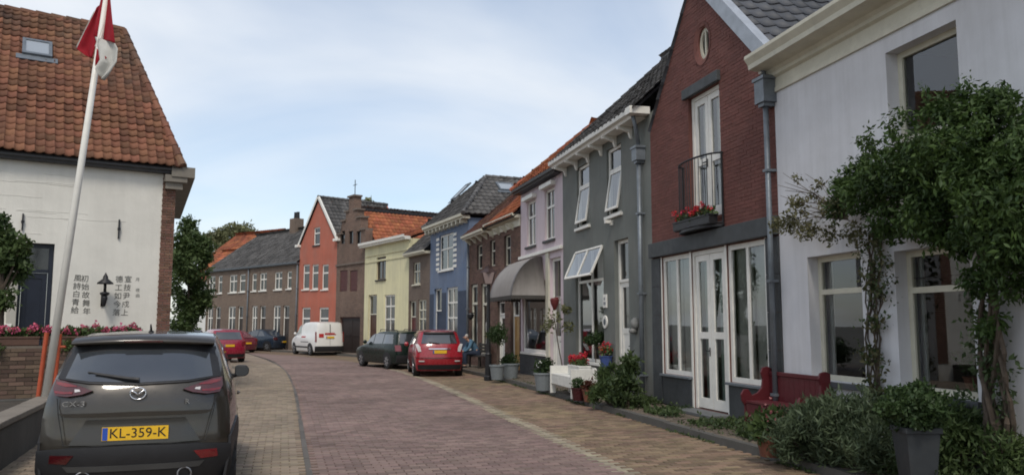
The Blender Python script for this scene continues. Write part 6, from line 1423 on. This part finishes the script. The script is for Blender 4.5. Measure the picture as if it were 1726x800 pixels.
# flagpole
zb_ = .47; fpb = ground(76, 678, zb_); Yp = fpb.y; tp_ = at(188, -60, Yp); fp = thing('flagpole', 'tall leaning white flagpole between two orange posts', 'flagpole', fpb); dv_ = tp_-fpb; lenp = dv_.length; dn = dv_.normalized()
MB().tube([(0, 0, 0), tuple(dv_*.5), tuple(dv_)], [.062, .052, .042], 14).build('pole', mat('white_pole', (.72, .70, .64), .4, .05, 3, dirt=.1), fp, smooth=True)
om = mat('orange_red_steel', (.40, .075, .03), .55, .15, 6, dirt=.25)
MB().lathe([(.07, -.02), (.07, .02), (.03, .06)], tuple(dv_), 12).build('cap', white, fp)
for (xa, ya), (xb, yb) in (((63, 679), (79, 560)), ((88, 674), (101, 562))):
    a = at(xa, ya, Yp+.05)-fpb; b = at(xb, yb, Yp+.05)-fpb; MB().tube([(a.x, .05, -.01), tuple(b)], .034, 10).build('post', om, fp)
cl_ = MB(); 
for zz in (.35, .85): cl_.tube([(-.09+.17*zz, .05, zz), (.11+.15*zz, .05, zz)], .02, 8)
cl_.build('clamp', om, fp); hal = dv_*.80
MB().tube([tuple(dn*lenp*.86+Vector((.06, -.06, 0))), tuple(dn*lenp*.83+Vector((.02, -.08, -.05))), tuple(dn*lenp*.80+Vector((-.03, -.06, 0)))], .006, 5).build('halyard', white, fp)
# flag, hanging in folds from the pole
fgm_r = mat('flag_red', (.36, .012, .025), .85, .1, 6, trans=.3); fgm_w = mat('flag_white', (.62, .61, .57), .85, .06, 6, trans=.3)
def ptf(px, py, dy): return at(px, py, Yp+dy)
fl_root = thing('flag', 'red and white flag hanging limp from the top of the flagpole', 'flag', ptf(172, 5, -.05)); fo = Vector(fl_root.location)
def sheet(name, rows, m, fold=.05):
    """cloth between successive left/right edges, with vertical folds"""
    mb = MB(); nx, sub = 14, 5; grid = []
    for i in range(len(rows)-1):
        for s2 in range(sub if i < len(rows)-2 else sub+1):
            t = s2/sub; l0, r0, dl0, dr0 = rows[i]; l1, r1, dl1, dr1 = rows[i+1]
            a = ptf(l0[0]+(l1[0]-l0[0])*t, l0[1]+(l1[1]-l0[1])*t, dl0+(dl1-dl0)*t); b = ptf(r0[0]+(r1[0]-r0[0])*t, r0[1]+(r1[1]-r0[1])*t, dr0+(dr1-dr0)*t)
            v_ = (i+t)/(len(rows)-1); grid.append([a.lerp(b, j/nx)+Vector((0, -fold*math.sin(j/nx*7+v_*2.2)*(.4+.6*v_), 0))-fo for j in range(nx+1)])
    for i in range(len(grid)-1):
        for j in range(nx): mb.quad(grid[i][j], grid[i][j+1], grid[i+1][j+1], grid[i+1][j])
    o = mb.build(name, m, fl_root, smooth=True); md = o.modifiers.new('solid', 'SOLIDIFY'); md.thickness = .004; return o
sheet('red_stripe', [((172, -8), (186, -10), .05, -.08), ((166, 22), (190, 25), .05, -.12), ((161, 52), (194, 60), .05, -.16), ((160, 62), (195, 74), .05, -.16)], fgm_r)
sheet('white_stripe', [((160, 62), (195, 74), .05, -.16), ((167, 84), (201, 84), -.04, -.2), ((171, 103), (200, 106), -.1, -.2), ((164, 118), (189, 124), -.12, -.16), ((168, 128), (177, 137), -.12, -.14)], fgm_w, .085)
sheet('inner_fold', [((163, 82), (166, 84), -.03, -.05), ((162, 98), (181, 98), -.03, -.135), ((161, 112), (166, 112), -.03, -.06)], fgm_r, .02)
sheet('red_back_fold', [((162, 16), (172, 2), .06, .06), ((143, 56), (168, 40), .12, .07), ((131, 84), (162, 80), .16, .08), ((146, 95), (156, 99), .14, .08)], fgm_r, .04)
sheet('white_edge', [((158, 20), (161, 20), .05, .055), ((139, 58), (144, 58), .11, .115), ((128, 80), (133, 84), .15, .155)], fgm_w, .0)
# trees
def tree(name, label, base, trunk_h, blobs, m, size, n, tr=.12, keep=.75, aspect=.55, seed=1, group=None, limbs=7):
    t = thing(name, label, 'tree', base, 0, group); mt = MB(); mt.tube([(0, 0, -.05), (.03*trunk_h, 0, trunk_h*.5), (0, .02, trunk_h)], [tr, tr*.8, tr*.55], 8)
    for k in range(min(limbs, len(blobs))):
        b_ = blobs[k]; mt.tube([(0, 0, trunk_h*(.6+.05*k)), ((b_[0])*.5, b_[1]*.5, (trunk_h*.8+b_[2])/2), b_[:3]], [tr*.5, tr*.3, tr*.12], 5)
    mt.build('trunk', bark, t); tot = sum(b_[3]**2 for b_ in blobs)
    P = np.concatenate([blob(b_[:3], b_[3], int(n*b_[3]**2/tot), .35) for b_ in blobs]); leaf_mesh('crown', thin_out(P, 2.2/blobs[0][3], keep, seed), size, m, t, aspect, .2); return t
def treepx(name, label, Y, base_z, trunk_h, px_blobs, m, size, n, **k):
    c0 = at(px_blobs[0][0], px_blobs[0][1], Y); base = Vector((c0.x, Y, base_z)); bl_ = []
    for i, (px, py, rpx) in enumerate(px_blobs):
        c_ = at(px, py, Y); bl_.append((c_.x-base.x, random.uniform(-.4, .4)*rpx*Y/FP, c_.z-base_z, rpx*Y/FP))
    return tree(name, label, base, trunk_h, bl_, m, size, n, **k)
treepx('small_tree', 'small green tree in front of the window of the whitewashed house', 13.6, .47, 2.0, [(5, 425, 38), (-15, 395, 36), (25, 455, 24), (-20, 470, 42), (10, 500, 24), (38, 412, 14), (0, 372, 16)], g_mid, .085, 6500, tr=.06, keep=.8, seed=21)
treepx('dark_tree', 'dense dark tree at the corner of the whitewashed house', 29, 0, 2.2, [(322, 455, 36), (318, 410, 28), (335, 425, 26), (312, 490, 28), (340, 462, 20), (316, 380, 16), (318, 520, 26), (300, 440, 20), (348, 432, 14), (336, 500, 22), (312, 545, 22), (345, 410, 12)], g_mid, .12, 17000, tr=.11, keep=.82, seed=22)
treepx('background_tree', 'olive green tree top behind the orange roofed house', 100, 0, 6, [(385, 400, 24), (410, 396, 20), (362, 404, 20), (426, 402, 12)], g_far, .38, 6000, tr=.4, keep=.85, seed=23)
treepx('background_tree', 'bit of tree top showing behind the stepped gable chimney', 85, 0, 6, [(614, 352, 18), (625, 358, 16)], g_far, .4, 1500, tr=.35, keep=.9, seed=24)
shrub('corner_hedge', 'low green hedge at the far corner of the whitewashed house', 'hedge', 0, 0, [(x, .2*math.sin(x*3), .65, .55) for x in (-1.2, -.6, 0, .6)], g_mid, .12, 4200, .5, 8, seed=31, loc=at(296, 545, 26)*1.0-Vector((0, 0, at(296, 545, 26).z)), z=0)
